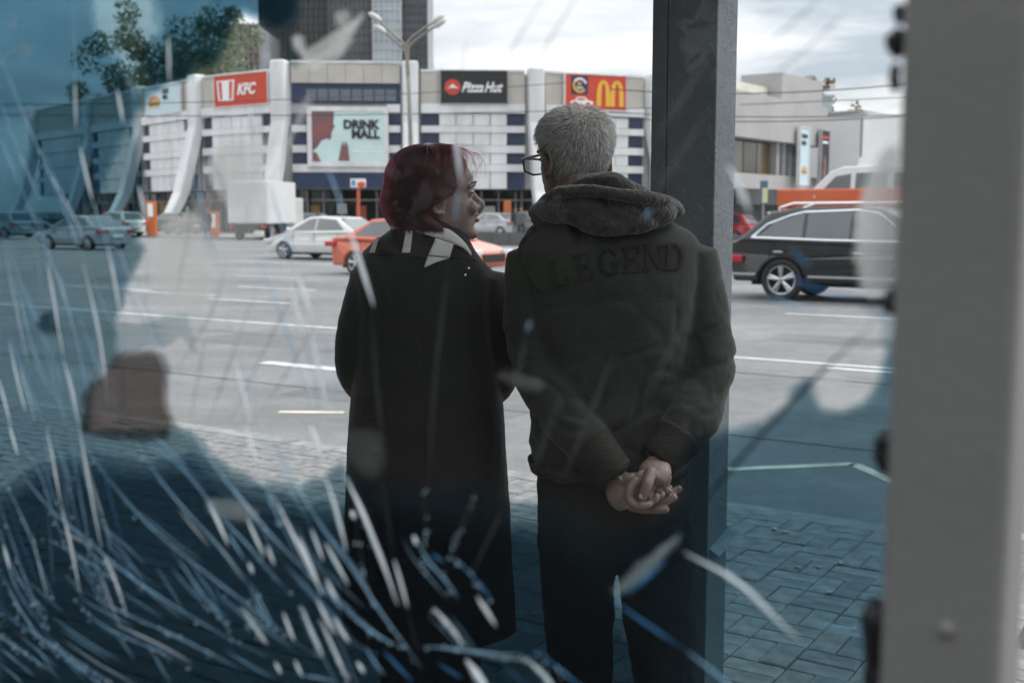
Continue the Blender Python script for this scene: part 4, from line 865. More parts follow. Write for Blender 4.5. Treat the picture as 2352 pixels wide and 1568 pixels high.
# trousers
TRO = M('trousers_dark', (0.012, 0.012, 0.013), .9, spec=.12, var=.2, scale=25, bump=.3, bscale=300, bdist=.002)
b = MB(); b.rings(body_rings(YM, [(1040, 1238, 1572, .135, .12), (1090, 1232, 1580, .14, .125), (1160, 1234, 1590, .142, .125), (1240, 1238, 1594, .135, .12), (1262, 1242, 1592, .12, .11)]))
for lg, rr in ((LEGL, [.098, .095, .088, .078, .075]), (LEGR, [.098, .096, .09, .078, .075])): b.tube(lg, rr, n=22, sub=4)
me = wrinkle(fuse(b, .006, 5), lambda c: .006 * noise.noise(Vector((c.x * 8, c.y * 8, c.z * 16 + c.x * 9))) + .003 * noise.noise(c * 40))
trousers = link('trousers', me, TRO, man, smooth=True)
bv = bvh_of(trousers)
BRASS = M('brass', (0.35, 0.27, 0.12), .4, metal=.9)
for x, y in ((1268, 1083), (1559, 1088)):
    p = project(bv, x, y, .003)
    if p: MB().ball(p, (.008, .004, .008), 10).build('button', BRASS, trousers, smooth=True)
for lg in (LEGL, LEGR): MB().ball(lg[-1] + Vector((0, .05, -.035)), (.052, .145, .05), 14).build('shoe', BLACK, man, smooth=True)
# jacket
JAC = M('jacket_olive', (0.021, 0.023, 0.021), .95, spec=.12, var=.18, scale=7, bump=.35, bscale=420, bdist=.0015, sheen=.12)
FLE = M('fleece_olive', (0.028, 0.029, 0.026), 1.0, spec=.12, var=.25, scale=60, bump=1.0, bscale=110, bdist=.006, sheen=.3)
b = MB(); b.rings(body_rings(YM, [(478, 1300, 1470, .07, .07), (505, 1240, 1540, .10, .09), (530, 1210, 1585, .12, .105), (560, 1196, 1606, .135, .115), (640, 1200, 1608, .15, .13), (760, 1205, 1600, .155, .135), (900, 1212, 1590, .155, .135), (1000, 1214, 1582, .155, .13), (1050, 1216, 1578, .155, .13), (1078, 1226, 1572, .15, .125)], ex=2.5))
for A_, rr in ((ARML, RL), (ARMR, RRr)): b.tube([W(*p) for p in A_], rr, n=22, sub=6)
def mw(c):
    x, z = c.x - mbase.x, c.z
    f = .011 * noise.noise(Vector((x * 6 + z * 5, c.y * 3, z * 11 - x * 4))) + .004 * noise.noise(Vector((x * 14 - z * 10, c.y * 6, z * 22 + x * 9))) + .0018 * noise.noise(c * 55)
    g = abs(noise.noise(Vector((x * 5 - z * 6, 3.1, z * 7 + x * 4))))        # sharp drag folds running to the hands
    k = max(0, min(1, (1.32 - z) * 3)); g2 = abs(noise.noise(Vector((x * 7 + z * 4, 8.3, z * 9 - x * 7))))
    return f * (.4 + .6 * k) - .010 * k * max(0, 1 - g * 6) - .006 * (.3 + .7 * k) * max(0, 1 - g2 * 7)
me = wrinkle(fuse(b, .0052, 6), mw)
jacket = link('jacket', me, JAC, man, smooth=True)
bj = bvh_of(jacket)
# hood lying on the back, its rim and the fleece collar
b = MB()
for (x, y, d, r) in ((1300, 483, -.085, (.075, .04, .034)), (1360, 484, -.115, (.085, .045, .044)), (1420, 490, -.12, (.085, .045, .046)), (1480, 488, -.105, (.075, .042, .038)), (1530, 484, -.075, (.045, .035, .022)), (1262, 487, -.04, (.05, .045, .028)), (1390, 512, -.135, (.075, .03, .03)), (1450, 512, -.13, (.06, .03, .026))): b.ball(W(x, y, d), r, 18, Matrix.Rotation(R(3), 3, 'Y'))
b.tube([W(1233, 505, .03), W(1238, 482, -.03), W(1262, 456, -.09), W(1300, 440, -.135), W(1350, 436, -.155), W(1410, 445, -.165), W(1470, 452, -.155), W(1525, 460, -.12), W(1555, 472, -.07), W(1563, 480, -.035)], [.014, .015, .015, .015, .015, .0155, .016, .015, .013, .009], n=14, sub=5)
me = wrinkle(fuse(b, .0036, 5), lambda c: .004 * noise.noise(Vector((c.x * 9, c.y * 10, c.z * 26 + c.x * 10))) + .001 * noise.noise(c * 90))
hood = link('hood', me, FLE, jacket, smooth=True); bh = bvh_of(hood)
b = MB(); b.tube([W(1262, 505, .06), W(1280, 468, .0), W(1322, 436, -.07), W(1370, 421, -.1), W(1412, 421, -.1), W(1450, 440, -.078), W(1484, 464, -.02), W(1482, 500, .05)], [.022, .023, .023, .023, .024, .024, .023, .022], n=16, sub=5)
b.tube([W(1270, 520, .02), W(1330, 480, -.06), W(1400, 470, -.08), W(1470, 490, -.03)], [.05, .055, .055, .05], n=16, sub=4)
link('collar', wrinkle(fuse(b, .0045, 5), lambda c: .003 * noise.noise(c * 18) + .0015 * noise.noise(c * 70)), FLE, jacket, smooth=True)
SEW = M('seam_dark', (0.02, 0.02, 0.018), .95)
for pts in (((1394, 455), (1400, 475), (1401, 500), (1396, 528)), ((1468, 462), (1476, 480), (1478, 505), (1474, 525))):
    q = [project(bh, x, y, .0005) for x, y in pts]
    if all(q): MB().tube(q, .0028, n=6, sub=4).build('seam', SEW, hood, smooth=True)
# ribbed shoulder bands, cuffs and hem
RIB = M('rib_knit', (0.024, 0.024, 0.022), 1.0, spec=.12, bump=.9, bscale=40, stretch=(1, 1, 9), var=.1, scale=40, bdist=.004)
def rib_tube(path, r, n, name, parent, sub=3, rib=46, amp=.0016):
    P_, q = spline([Vector(p) for p in path], r, sub); b = MB().tube(P_, q, n=rib * 2, cap=False)
    k = rib * 2; V = [Vector(v) for v in b.V]
    for i, c in enumerate(P_):
        for j in range(k):
            v = V[i * k + j]; V[i * k + j] = v + (v - c).normalized() * (amp if j % 2 else -amp)
    b.V = [tuple(v) for v in V]; o = b.build(name, RIB, parent, smooth=True); s = o.modifiers.new('s', 'SOLIDIFY'); s.thickness = .004; s.offset = -1; return o
rib_tube([W(1352, 1020, -.162), W(1385, 1060, -.177), W(1414, 1095, -.187)], [.057, .05, .044], 0, 'cuff', jacket)
rib_tube([W(1558, 1000, -.152), W(1535, 1030, -.168), W(1508, 1060, -.18)], [.058, .05, .043], 0, 'cuff', jacket)
for pts in (((1222, 532), (1196, 552), (1188, 585), (1206, 630), (1232, 670)), ((1572, 506), (1592, 530), (1600, 565), (1606, 610), (1600, 650))):
    for k in range(9):                                    # narrow knitted ridges side by side
        q = [project(bj, x + (k - 4) * 2.6, y, .001) for x, y in pts]
        if all(q): MB().tube(q, .003, n=6, sub=5).build('shoulder_rib', RIB, jacket, smooth=True)
hem = MB(); R0 = body_rings(YM, [(1052, 1213, 1580, .158, .133), (1082, 1222, 1574, .154, .129)], n=180, ex=2.5); R0 = [[(Vector(v) + (Vector(v) - Vector((mbase.x, YM, v[2]))).normalized() * (.002 if i % 2 else -.001)) for i, v in enumerate(r)] for r in R0]
hem.rings(R0, cap=False); o = hem.build('hem', RIB, jacket, smooth=True); s = o.modifiers.new('s', 'SOLIDIFY'); s.thickness = .004
for pts in (((1262, 700), (1330, 660), (1430, 668), (1520, 690), (1575, 720)), ((1290, 810), (1380, 790), (1480, 772), (1560, 765)), ((1300, 910), (1400, 890), (1500, 878), (1570, 872))):
    q = [project(bj, x, y, .0004) for x, y in pts]
    if all(q): MB().tube(q, .0008, n=5, sub=5).build('seam', SEW, jacket, smooth=True)
# applique letters arched across the back
TERRY = M('terry_letters', (0.005, 0.005, 0.005), 1.0, bump=1.0, bscale=500, bdist=.005, var=.4, scale=300)
def ring_quads(cx, cy, rx, ry, tx, ty, a0, a1, n):
    A = [a0 + (a1 - a0) * k / n for k in range(n + 1)]; o = []
    for a, b_ in zip(A, A[1:]): o.append(((cx + rx * math.cos(a), cy + ry * math.sin(a)), (cx + rx * math.cos(b_), cy + ry * math.sin(b_)), (cx + (rx - tx) * math.cos(b_), cy + (ry - ty) * math.sin(b_)), (cx + (rx - tx) * math.cos(a), cy + (ry - ty) * math.sin(a))))
    return o
def bx_(x0, x1, y0, y1): return ((x0, y0), (x1, y0), (x1, y1), (x0, y1))
GLY = {'L': [bx_(.2, .4, .1, .9), bx_(.04, .56, .9, 1), bx_(.04, .9, 0, .1), bx_(.78, .9, .1, .34)],
       'E': [bx_(.2, .4, .1, .9), bx_(.04, .9, .9, 1), bx_(.04, .9, 0, .1), bx_(.78, .9, .1, .3), bx_(.78, .9, .7, .9), bx_(.4, .66, .45, .55), bx_(.62, .7, .38, .62)],
       'N': [bx_(.14, .26, .1, .9), bx_(.78, .9, .1, .9), ((.16, .9), (.38, .9), (.88, .1), (.7, .1)), bx_(.02, .4, .9, 1), bx_(.02, .38, 0, .1), bx_(.66, 1.02, .9, 1)],
       'D': [bx_(.16, .34, .1, .9), bx_(.02, .46, .9, 1), bx_(.02, .46, 0, .1)] + ring_quads(.46, .5, .5, .5, .19, .1, -math.pi / 2, math.pi / 2, 9),
       'G': ring_quads(.5, .5, .48, .5, .18, .1, .7, 5.9, 14) + [bx_(.72, .88, .05, .42), bx_(.52, 1.0, .42, .5), bx_(.78, .9, .68, .95)]}
LET = [('L', 1285, 628, 11), ('E', 1341, 613, 9), ('G', 1399, 602, 6), ('E', 1450, 596, 3), ('N', 1500, 592, 0), ('D', 1548, 590, -3)]
for ch, cx, cy, rot in LET:
    mb = MB(); ca, sa = math.cos(R(rot)), math.sin(R(rot)); wd, ht = 50, 62
    for qi, qd in enumerate(GLY[ch]):
        for (u0, v0, u1, v1) in [(i / 2, j / 3, (i + 1) / 2, (j + 1) / 3) for i in range(2) for j in range(3)]:
            pts = []
            for u, v in ((u0, v0), (u1, v0), (u1, v1), (u0, v1)):
                a, b_, c, d = [Vector(q) for q in qd]; q = (a * (1 - u) + b_ * u) * (1 - v) + (d * (1 - u) + c * u) * v
                x, y = (q.x - .5) * wd, (q.y - .5) * ht; pts.append(project(bj, cx + x * ca - y * sa, cy - (x * sa + y * ca), .0030 + qi * .0001))
            if all(pts): mb.add(pts, [(0, 1, 2, 3)])
    o = mb.build('letter', TERRY, jacket); sm = o.modifiers.new('s', 'SOLIDIFY'); sm.thickness = .0009; sm.offset = 0
# hair: short, grey, thin on the crown
HG = hair_mat('hair_grey', [(0, (0.09, 0.088, 0.086)), (1, (0.85, 0.85, 0.84)), (.3, (0.25, 0.25, 0.245)), (.6, (0.55, 0.55, 0.54))], .5)
CAPG = M('scalp_grey', (0.24, 0.21, 0.2), .8, var=.35, scale=60, col2=(0.38, 0.35, 0.33))
def hairline(th):
    t = abs((math.degrees(th) + 180) % 360 - 180)
    return float(np.interp(t, [0, 40, 62, 78, 92, 105, 120, 150, 180], [.186, .184, .165, .138, .125, .075, .05, .04, .042]))
S_ = []; rs = random.Random(3)
while len(S_) < 17000:
    th = rs.uniform(0, 2 * math.pi); z = rs.uniform(.035, .226); hl = hairline(th)
    if z < hl + rs.uniform(-.004, .006): continue
    if rs.random() > np.interp(z, [.0, .19, .215, .226], [1, .95, .5, .25]): continue
    p = skull(th, z); c = Vector((0, 0, .13)); n_ = (p - c).normalized()
    cr = Vector((0.0, -.055, .215)); away = (p - cr); away = (away - n_ * away.dot(n_)).normalized() if away.length > .01 else Vector((1, 0, 0))
    ln = rs.uniform(.010, .019) * np.interp(z, [.03, .08, .2], [.45, .8, 1.05]); lay = np.interp(z, [.04, .12, .2], [1.5, 1.3, .8])
    d = (n_ + away * lay + Vector((rs.gauss(0, .18), rs.gauss(0, .18), rs.gauss(0, .18)))).normalized(); d2 = (n_ * .35 + away * lay).normalized()
    S_.append([MHm @ (p - n_ * .001), MHm @ (p + d * ln * .5), MHm @ (p + d * ln * .5 + d2 * ln * .55)])
hair_m = hair_object('hair', S_, .00034, HG, man)
cp = MB(); ths = np.linspace(0, 2 * math.pi, 73)
V = []; 
for th in ths[:-1]:
    hl = hairline(th)
    for z in np.linspace(hl, .226, 16): p = skull(th, z, 1.0); V.append(MHm @ (p + (p - Vector((0, 0, .13))).normalized() * .0022))
n = 16; F = [(i * n + j, ((i + 1) % 72) * n + j, ((i + 1) % 72) * n + j + 1, i * n + j + 1) for i in range(72) for j in range(n - 1)]
cp.add(V, F).build('scalp_stubble', CAPG, hair_m, smooth=True)
# glasses
GLF = M('glasses_frame', (0.03, 0.025, 0.022), .4); gl = thing('glasses', '', ''); del gl['label']; del gl['category']; gl.parent = man; gl.matrix_parent_inverse = Matrix.Translation(-mbase)
def hm(x, y, z): return MHm @ Vector((x, y, z))
for s in (-1, 1):
    MB().tube([hm(s * .080, -.022, .106), hm(s * .082, -.005, .119), hm(s * .080, .05, .121), hm(s * .074, .105, .122)], [.0025, .003, .0034, .004], n=8, sub=3).build('temple', GLF, gl, smooth=True)
    fr = [hm(s * x, y, z) for x, y, z in ((.010, .116, .122), (.040, .114, .124), (.073, .106, .122), (.070, .106, .094), (.045, .112, .087), (.014, .116, .090), (.010, .116, .122))]
    MB().tube(fr, .0028, n=8).build('rim', GLF, gl)
    MB().add(fr[:6] + [v + (hm(0, .0015, 0) - hm(0, 0, 0)) for v in fr[:6]], [tuple(range(6)), tuple(reversed(range(6, 12)))]).build('lens', clear_mat('spectacle_lens%d' % s, (.93, .95, .95), (.5, .5, .5), .02, .08), gl)
MB().tube([hm(-.011, .116, .112), hm(0, .119, .115), hm(.011, .116, .112)], .0022, n=6).build('bridge', GLF, gl)

# ---- woman
YW = 2.86
def W2(x, y, d=0.0): return at(x, y, YW + d)
wbase = Vector((W2(985, 900).x, YW, 0))
MHw = head_matrix(W2(1010, 557), R(15), 1.0, pitch=R(3))
b = MB(); add_head(b, MHw, nose=1.03)
b.tube([MHw @ Vector((0, -.015, .06)), MHw @ Vector((0, -.03, .02)), W2(985, 590, 0), W2(982, 640, 0)], [.05, .05, .056, .08], n=18, sub=3)
b.tube([W2(980, 600), W2(980, 680), W2(980, 850), W2(982, 1050), W2(985, 1200)], [.09, .12, .11, .12, .12], n=22, sub=3, flat=(1.15, .75))
AL2 = [(868, 640, 0), (838, 740, .0), (824, 838, .02), (860, 900, .16), (905, 905, .26)]; AR2 = [(1102, 648, 0), (1132, 745, 0), (1146, 845, .02), (1110, 900, .16), (1065, 905, .26)]; RA2 = [.07, .068, .06, .052, .045]
for A_ in (AL2, AR2):
    b.tube([W2(*p) for p in A_], [r * .6 for r in RA2], n=12, sub=4); e = W2(*A_[-1]); s = 1 if A_ is AL2 else -1
    b.ball(e + Vector((s * .03, .03, .0)), (.04, .03, .035), 12)
    for k in range(4): q = e + Vector((s * .05, .035, .022 - .016 * k)); b.tube([q, q + Vector((s * .035, .01, -.004)), q + Vector((s * .055, -.005, -.01))], [.009, .0085, .007], n=8)
    b.tube([e + Vector((s * .02, .02, .03)), e + Vector((s * .045, .0, .045)), e + Vector((s * .065, -.005, .045))], [.011, .01, .008], n=8)
for x in (930, 1045):
    lg = [W2(x, 1200), W2(x, 1400), W2(x, 1560), Vector((W2(x, 1560).x, YW, .08))]; b.tube(lg, [.085, .06, .05, .038], n=12, sub=3); b.ball(lg[-1] + Vector((0, .05, -.035)), (.04, .11, .04), 12)
woman = link('person', fuse(b, .0034, 5, .5), SKW, smooth=True); rebase(woman, wbase)
tag(woman, 'smiling woman with dark red bobbed hair and black coat, face turned to the right', 'person')
def hw(x, y, z): return MHw @ Vector((x, y, z))
for s in (-1, 1):
    e = MB().ball(hw(s * .033, .0772, .1185), .0095, 14).build('eye', EYEW, woman, smooth=True)
    MB().ball(hw(s * .0335, .0832, .1183), .0048, 10).build('iris', EYED, e, smooth=True)
    MB().tube([hw(s * .020, .087, .1185), hw(s * .033, .0892, .1215), hw(s * .046, .080, .1195), hw(s * .053, .074, .117)], [.0006, .0012, .0014, .0006], n=6, sub=3).build('eyelashes', EYED, woman, smooth=True)
    MB().tube([hw(s * .014, .0955, .140), hw(s * .032, .0945, .146), hw(s * .05, .080, .144), hw(s * .058, .071, .139)], [.0012, .0018, .0015, .0006], n=6, sub=3).build('eyebrow', M('brow_brown', (0.09, 0.055, 0.045), .7), woman, smooth=True)
LIP = M('lips', (0.2, 0.09, 0.085), .4)
MB().tube([hw(-.023, .084, .0632), hw(-.012, .0965, .0648), hw(0, .1, .0655), hw(.012, .0965, .0648), hw(.023, .084, .0637)], [.002, .0045, .005, .0045, .002], n=8, sub=3).build('upper_lip', LIP, woman, smooth=True)
MB().tube([hw(-.02, .0855, .055), hw(-.01, .0965, .0512), hw(0, .0992, .0505), hw(.01, .0965, .0512), hw(.02, .0855, .055)], [.002, .005, .006, .005, .002], n=8, sub=3).build('lower_lip', LIP, woman, smooth=True)
MB().tube([hw(-.02, .086, .0588), hw(0, .0985, .0578), hw(.02, .086, .0588)], .0022, n=6, sub=3).build('teeth', M('teeth', (0.6, 0.57, 0.52), .3), woman, smooth=True)
# legs and boots
for x in (930, 1045):
    lg = [W2(x, 1200), W2(x, 1400), W2(x, 1560), Vector((W2(x, 1560).x, YW, .09))]
    MB().tube(lg, [.1, .075, .065, .055], n=16, sub=3).build('trouser_leg', TRO, woman, smooth=True); MB().ball(lg[-1] + Vector((0, .05, -.045)), (.047, .13, .048), 14).build('shoe', BLACK, woman, smooth=True)
# coat
COAT = M('coat_black', (0.010, 0.010, 0.0115), .7, spec=.12, var=.15, scale=9, bump=.12, bscale=500, bdist=.001)
b = MB(); b.rings(body_rings(YW, [(510, 906, 1026, .062, .06), (522, 899, 1058, .076, .07), (535, 884, 1070, .086, .075), (552, 860, 1080, .096, .082), (572, 838, 1090, .106, .09), (590, 826, 1102, .112, .096), (615, 816, 1124, .122, .104), (645, 812, 1138, .132, .112), (720, 818, 1140, .142, .125), (850, 815, 1150, .15, .135), (1000, 802, 1160, .165, .145), (1100, 796, 1167, .175, .15), (1250, 793, 1173, .185, .16), (1400, 791, 1183, .195, .165), (1444, 790, 1187, .198, .168)], ex=2.35))
for A_ in (AL2, AR2): b.tube([W2(*p) for p in A_], RA2, n=20, sub=6)
def cw(c):
    x, z = c.x - wbase.x, c.z; k = max(.15, min(1, (1.3 - z) * 2))
    return .008 * noise.noise(Vector((x * 9, c.y * 7, z * 2.2))) * k + .006 * noise.noise(Vector((x * 5 + z * 4, c.y * 4, z * 10))) * .6 + .0012 * noise.noise(c * 45)
coat = link('coat', wrinkle(fuse(b, .0055, 5), cw), COAT, woman, smooth=True); bc = bvh_of(coat)
WEB = M('grey_webbing', (0.42, 0.42, 0.41), .9, var=.12, scale=60, bump=.6, bscale=700, bdist=.002)
LIN = M('collar_grey', (0.4, 0.4, 0.395), .85, var=.08, scale=25, bump=.2, bscale=500, bdist=.001)
# grey collar edge laid round the neck, webbing loops and the wide strap
def ribbon(tp, bt, m, nm, lift=.004, th=.003):
    tp, _ = spline([Vector((*p, 0)) for p in tp], [0] * len(tp), 5); bt, _ = spline([Vector((*p, 0)) for p in bt], [0] * len(bt), 5); n = len(tp); V = []
    for k in range(4):
        for i in range(n): q = tp[i].lerp(bt[i], k / 3); V.append(project(bc, q.x, q.y, lift))
    F = [f for f in [(k * n + i, k * n + i + 1, (k + 1) * n + i + 1, (k + 1) * n + i) for k in range(3) for i in range(n - 1)] if all(V[v] is not None for v in f)]
    V = [v if v is not None else Vector(wbase) for v in V]
    bm = bmesh.new(); vs = [bm.verts.new(v) for v in V]
    for f in F: bm.faces.new([vs[v] for v in f])
    bmesh.ops.delete(bm, geom=[v for v in bm.verts if not v.link_faces], context='VERTS'); me = bpy.data.meshes.new(nm); bm.to_mesh(me); bm.free()
    o = link(nm, me, m, coat, smooth=True); s_ = o.modifiers.new('s', 'SOLIDIFY'); s_.thickness = th; s_.offset = 0
ribbon([(901, 512), (931, 513), (960, 520), (1000, 525), (1030, 530), (1062, 556), (1080, 583)], [(897, 530), (931, 527), (960, 535), (998, 547), (1036, 560), (1064, 573), (1079, 590)], LIN, 'collar')
MB().tube([W2(906, 516, .05), W2(930, 510, -.03), W2(975, 512, -.055), W2(1020, 526, -.05), W2(1056, 552, .0)], [.012, .014, .016, .016, .014], n=12, sub=4).build('neck_band', COAT, coat, smooth=True)
for q, m, nm in ((((934, 529), (949, 533), (942, 582), (924, 582)), WEB, 'webbing_loop'), (((1000, 549), (1040, 563), (1032, 593), (983, 588)), LIN, 'wide_strap'), (((982, 590), (1031, 595), (1004, 603), (974, 616)), WEB, 'strap_end'), (((864, 553), (873, 548), (862, 582), (851, 583)), WEB, 'webbing_strip')):
    patch(bc, q, 8, 8, .0045, m, nm, coat, th=.0025)
for x, y in ((1076, 617), (1068, 632), (817, 610), (824, 596)):
    p = project(bc, x, y, .001)
    if p: MB().ball(p, (.0042, .003, .0042), 10).build('rivet', CHROME, coat, smooth=True)
q = [project(bc, x, y, .0005) for x, y in ((838, 592), (880, 585), (940, 588), (1000, 594), (1050, 592), (1090, 598))]
if all(q): MB().tube(q, .0022, n=6, sub=4).build('yoke_seam', COAT, coat, smooth=True)
for pts in (((972, 600), (974, 760), (975, 900), (976, 1100), (978, 1300)), ((850, 620), (846, 700), (838, 800), (834, 860)), ((1098, 625), (1104, 700), (1112, 800), (1118, 860))):
    q = [project(bc, x, y, .0003) for x, y in pts]
    if all(q): MB().tube(q, .0011, n=5, sub=6).build('seam', COAT, coat, smooth=True)
# hair: dark red bob swept back from the brow
HRD = bpy.data.materials.new('hair_red'); HRD.use_nodes = True
_nt = HRD.node_tree; _nt.nodes.remove(_nt.nodes['Principled BSDF']); _h = nd(_nt, 'ShaderNodeBsdfHairPrincipled'); _h.parametrization = 'COLOR'
_hi = nd(_nt, 'ShaderNodeHairInfo'); _rp = nd(_nt, 'ShaderNodeValToRGB')
for _i, (_q, _c) in enumerate([(0, (0.004, 0.001, 0.002)), (1, (0.11, 0.003, 0.008)), (.65, (0.010, 0.0008, 0.0015))]):
    _e = _rp.color_ramp.elements[_i] if _i < 2 else _rp.color_ramp.elements.new(_q); _e.position = _q; _e.color = (*_c, 1)
_nt.links.new(_hi.outputs['Random'], _rp.inputs[0]); _nt.links.new(_rp.outputs[0], _h.inputs['Color']); _h.inputs['Roughness'].default_value = .28; _h.inputs['Radial Roughness'].default_value = .5; _nt.links.new(_h.outputs[0], _nt.nodes['Material Output'].inputs[0])
CAPR = M('hair_mass_red', (0.006, 0.0015, 0.002), .6, col2=(0.025, 0.002, 0.004), scale=50, stretch=(1, 1, .15), bump=.5, bscale=160, bdist=.004)
def bob(th0, t, k=1.0, sg=1, jz=0.0, jb=0.0):
    """a point along a lock: th0 in degrees from the face, t from crown to tip"""
    tip = float(np.interp(th0, [14, 60, 100, 150, 180], [.030, .016, .014, .036, .062])) + jz
    zc = .142; rf, rb_, rw = .098, .116, .092
    if t < .5:
        el = (1 - t / .5) * math.pi / 2; rad = math.cos(el) ** .8; z = zc + .104 * math.sin(el) ** .9
    else:
        v = (t - .5) / .5; z = zc + (tip - zc) * v; rad = 1 + .10 * math.sin(math.pi * min(1, v * 1.1)) - .20 * v ** 2.5 + jb * v
    lim = float(np.interp(z, [.02, .032, .05, .07, .088, .1, .115, .142, .16, .18, .2, .24], [78, 80, 92, 106, 104, 90, 72, 57, 46, 30, 18, 10]))
    th = lim + (180 - lim) * max(0, (th0 - 14) / 166)
    c, s_ = math.cos(R(th)), math.sin(R(th))
    y = c * (rf if c > 0 else rb_) * rad * k - .012; x = sg * s_ * rw * rad * k
    return MHw @ Vector((x, y, z if t >= .5 else zc + (z - zc) * (.92 + .08 * k)))
S_ = []; rs = random.Random(11); NP = 14
for i in range(11000):
    sg = 1 if rs.random() < .5 else -1; th0 = rs.uniform(14, 180); cl = random.Random(int(th0 / 2.6) * 2 + sg); th0 += (int(th0 / 2.6) * 2.6 + 1.3 - th0) * .55; k = rs.uniform(.92, 1.0) + cl.gauss(0, .016) + (rs.random() < .04) * rs.uniform(0, .06); jz = rs.gauss(0, .005) + cl.gauss(0, .010) + (rs.random() < .1) * rs.uniform(.0, .05); jb = rs.gauss(0, .05); wob = rs.uniform(0, 6); wa = rs.gauss(0, 2.2); t0 = rs.uniform(0, .1)
    S_.append([bob(th0 + wa * math.sin(wob + 3 * t), t, k + .012 * math.sin(wob + 5 * t), sg, jz, jb) for t in np.linspace(t0, 1, NP)])
for i in range(150):                                        # stray hairs blown off the crown and brow
    sg = 1 if rs.random() < .5 else -1; th0 = rs.uniform(10, 110); a = [bob(th0, t, 1.0 + .02 * j, sg) for j, t in enumerate(np.linspace(.08, .55, NP))]
    d = (MHw.to_3x3() @ Vector((0, rs.uniform(.3, 1), rs.uniform(.1, .9)))).normalized(); L_ = rs.uniform(.02, .1); cu = Vector((rs.gauss(0, .02), rs.gauss(0, .02), rs.uniform(-.03, .03)))
    S_.append([p + d * L_ * (j / NP) ** 1.6 + cu * math.sin(3 * j / NP) * (j / NP) for j, p in enumerate(a)])
hair_w = hair_object('hair', S_, .00042, HRD, woman)
V = []; A_ = list(np.linspace(16, 180, 40)); T_ = np.linspace(0.02, .985, 22); Vs = []
for sg in (1, -1):
    V = [bob(th, t, .895, sg) for th in A_ for t in T_]; n = 22
    MB().add(V, [(i * n + j, (i + 1) * n + j, (i + 1) * n + j + 1, i * n + j + 1) for i in range(39) for j in range(n - 1)]).build('hair_mass', CAPR, hair_w, smooth=True)

# ------------------------------------------------------------------ the bus shelter
MPN = Matrix(((-U.x, NRM.x, 0, PANE0.x), (-U.y, NRM.y, 0, PANE0.y), (0, 0, 1, 0), (0, 0, 0, 1)))   # a: right along the glass, b: away from the camera
def peel(name, base, under):
    """old grey paint that has blistered and flaked"""
    m = M(name, base, .55, var=.12, scale=5); nt = m.node_tree; p = nt.nodes['Principled BSDF']; L = nt.links
    tc = nd(nt, 'ShaderNodeTexCoord'); n1 = nd(nt, 'ShaderNodeTexNoise'); n1.inputs['Scale'].default_value = 26; n1.inputs['Detail'].default_value = 8; n1.inputs['Distortion'].default_value = .8; L.new(tc.outputs['Object'], n1.inputs['Vector'])
    r = nd(nt, 'ShaderNodeValToRGB'); r.color_ramp.elements[0].position = .47; r.color_ramp.elements[1].position = .5; L.new(n1.outputs[0], r.inputs[0])
    n2 = nd(nt, 'ShaderNodeTexNoise'); n2.inputs['Scale'].default_value = 140; n2.inputs['Detail'].default_value = 4; L.new(tc.outputs['Object'], n2.inputs['Vector'])
    ad = nd(nt, 'ShaderNodeMath', operation='MULTIPLY_ADD'); ad.inputs[1].default_value = .25; L.new(n2.outputs[0], ad.inputs[0]); L.new(r.outputs[0], ad.inputs[2])
    b = nd(nt, 'ShaderNodeBump'); b.inputs['Strength'].default_value = .6; b.inputs['Distance'].default_value = .0025; L.new(ad.outputs[0], b.inputs['Height']); L.new(b.outputs[0], p.inputs['Normal'])
    n3 = nd(nt, 'ShaderNodeTexNoise'); n3.inputs['Scale'].default_value = 38; n3.inputs['Detail'].default_value = 7; L.new(tc.outputs['Object'], n3.inputs['Vector'])
    r3 = nd(nt, 'ShaderNodeValToRGB'); r3.color_ramp.elements[0].position = .70; r3.color_ramp.elements[1].position = .72; L.new(n3.outputs[0], r3.inputs[0])
    mx = nd(nt, 'ShaderNodeMix', data_type='RGBA'); src = p.inputs['Base Color'].links[0].from_socket; L.new(r3.outputs[0], mx.inputs[0]); L.new(src, mx.inputs[6]); mx.inputs[7].default_value = tuple(under) + (1,); L.new(mx.outputs[2], p.inputs['Base Color']); return m
POST = peel('flaking_grey_paint', (0.115, 0.135, 0.15), (0.1, 0.075, 0.06))
FRM = M('frame_grey_paint', (0.215, 0.212, 0.212), .6, var=.06, scale=6, bump=.25, bscale=120, bdist=.002)
pc = at(1640, 500, 3.1); pa, pb = [(pc - PANE0).dot(v) for v in (-U, NRM)]
sh = thing('bus_shelter', 'grey painted steel bus shelter with flaking front post and near frame post', 'bus shelter', PANE0 + NRM * 1.2)
for a0 in (pa,):
    q = MB().box(a0 - .145, a0, pb, pb + .142, 0, 2.56, MPN).build('front_post', POST, sh, bevel=.004)
    MB().box(a0 - .193, a0 - .1475, pb + .002, pb + .12, 0, 2.56, MPN).build('post_flange', POST, q, bevel=.003)
    MB().box(a0 - .2, a0 + .03, pb - .03, pb + .17, 0, .012, MPN).build('base_plate', POST, q, bevel=.003)
p1 = at(1634, 1262, 3.1); p2 = at(1666, 1240, 3.2)
MB().add([MPN @ Vector((pa + .001, pb + .01, p1.z)), MPN @ Vector((pa + .001, pb + .14, p2.z + .03)), MPN @ Vector((pa + .03, pb + .14, p2.z + .02)), MPN @ Vector((pa + .03, pb + .02, p1.z - .02))], [(0, 1, 2, 3)]).build('bracket', POST, sh)
def near_post(a0, w): return MB().box(a0, a0 + w, -.035, .022, 0, 2.5, MPN).build('frame_post', FRM, sh, bevel=.005)
fp = near_post(.003, .0575); near_post(-1.165, .0575)
for z in (1.3, 1.62, 1.05, 1.9): MB().ball(MPN @ Vector((.035, -.036, z)), (.0035, .0035, .0035), 8).build('rivet', FRM, fp, smooth=True)
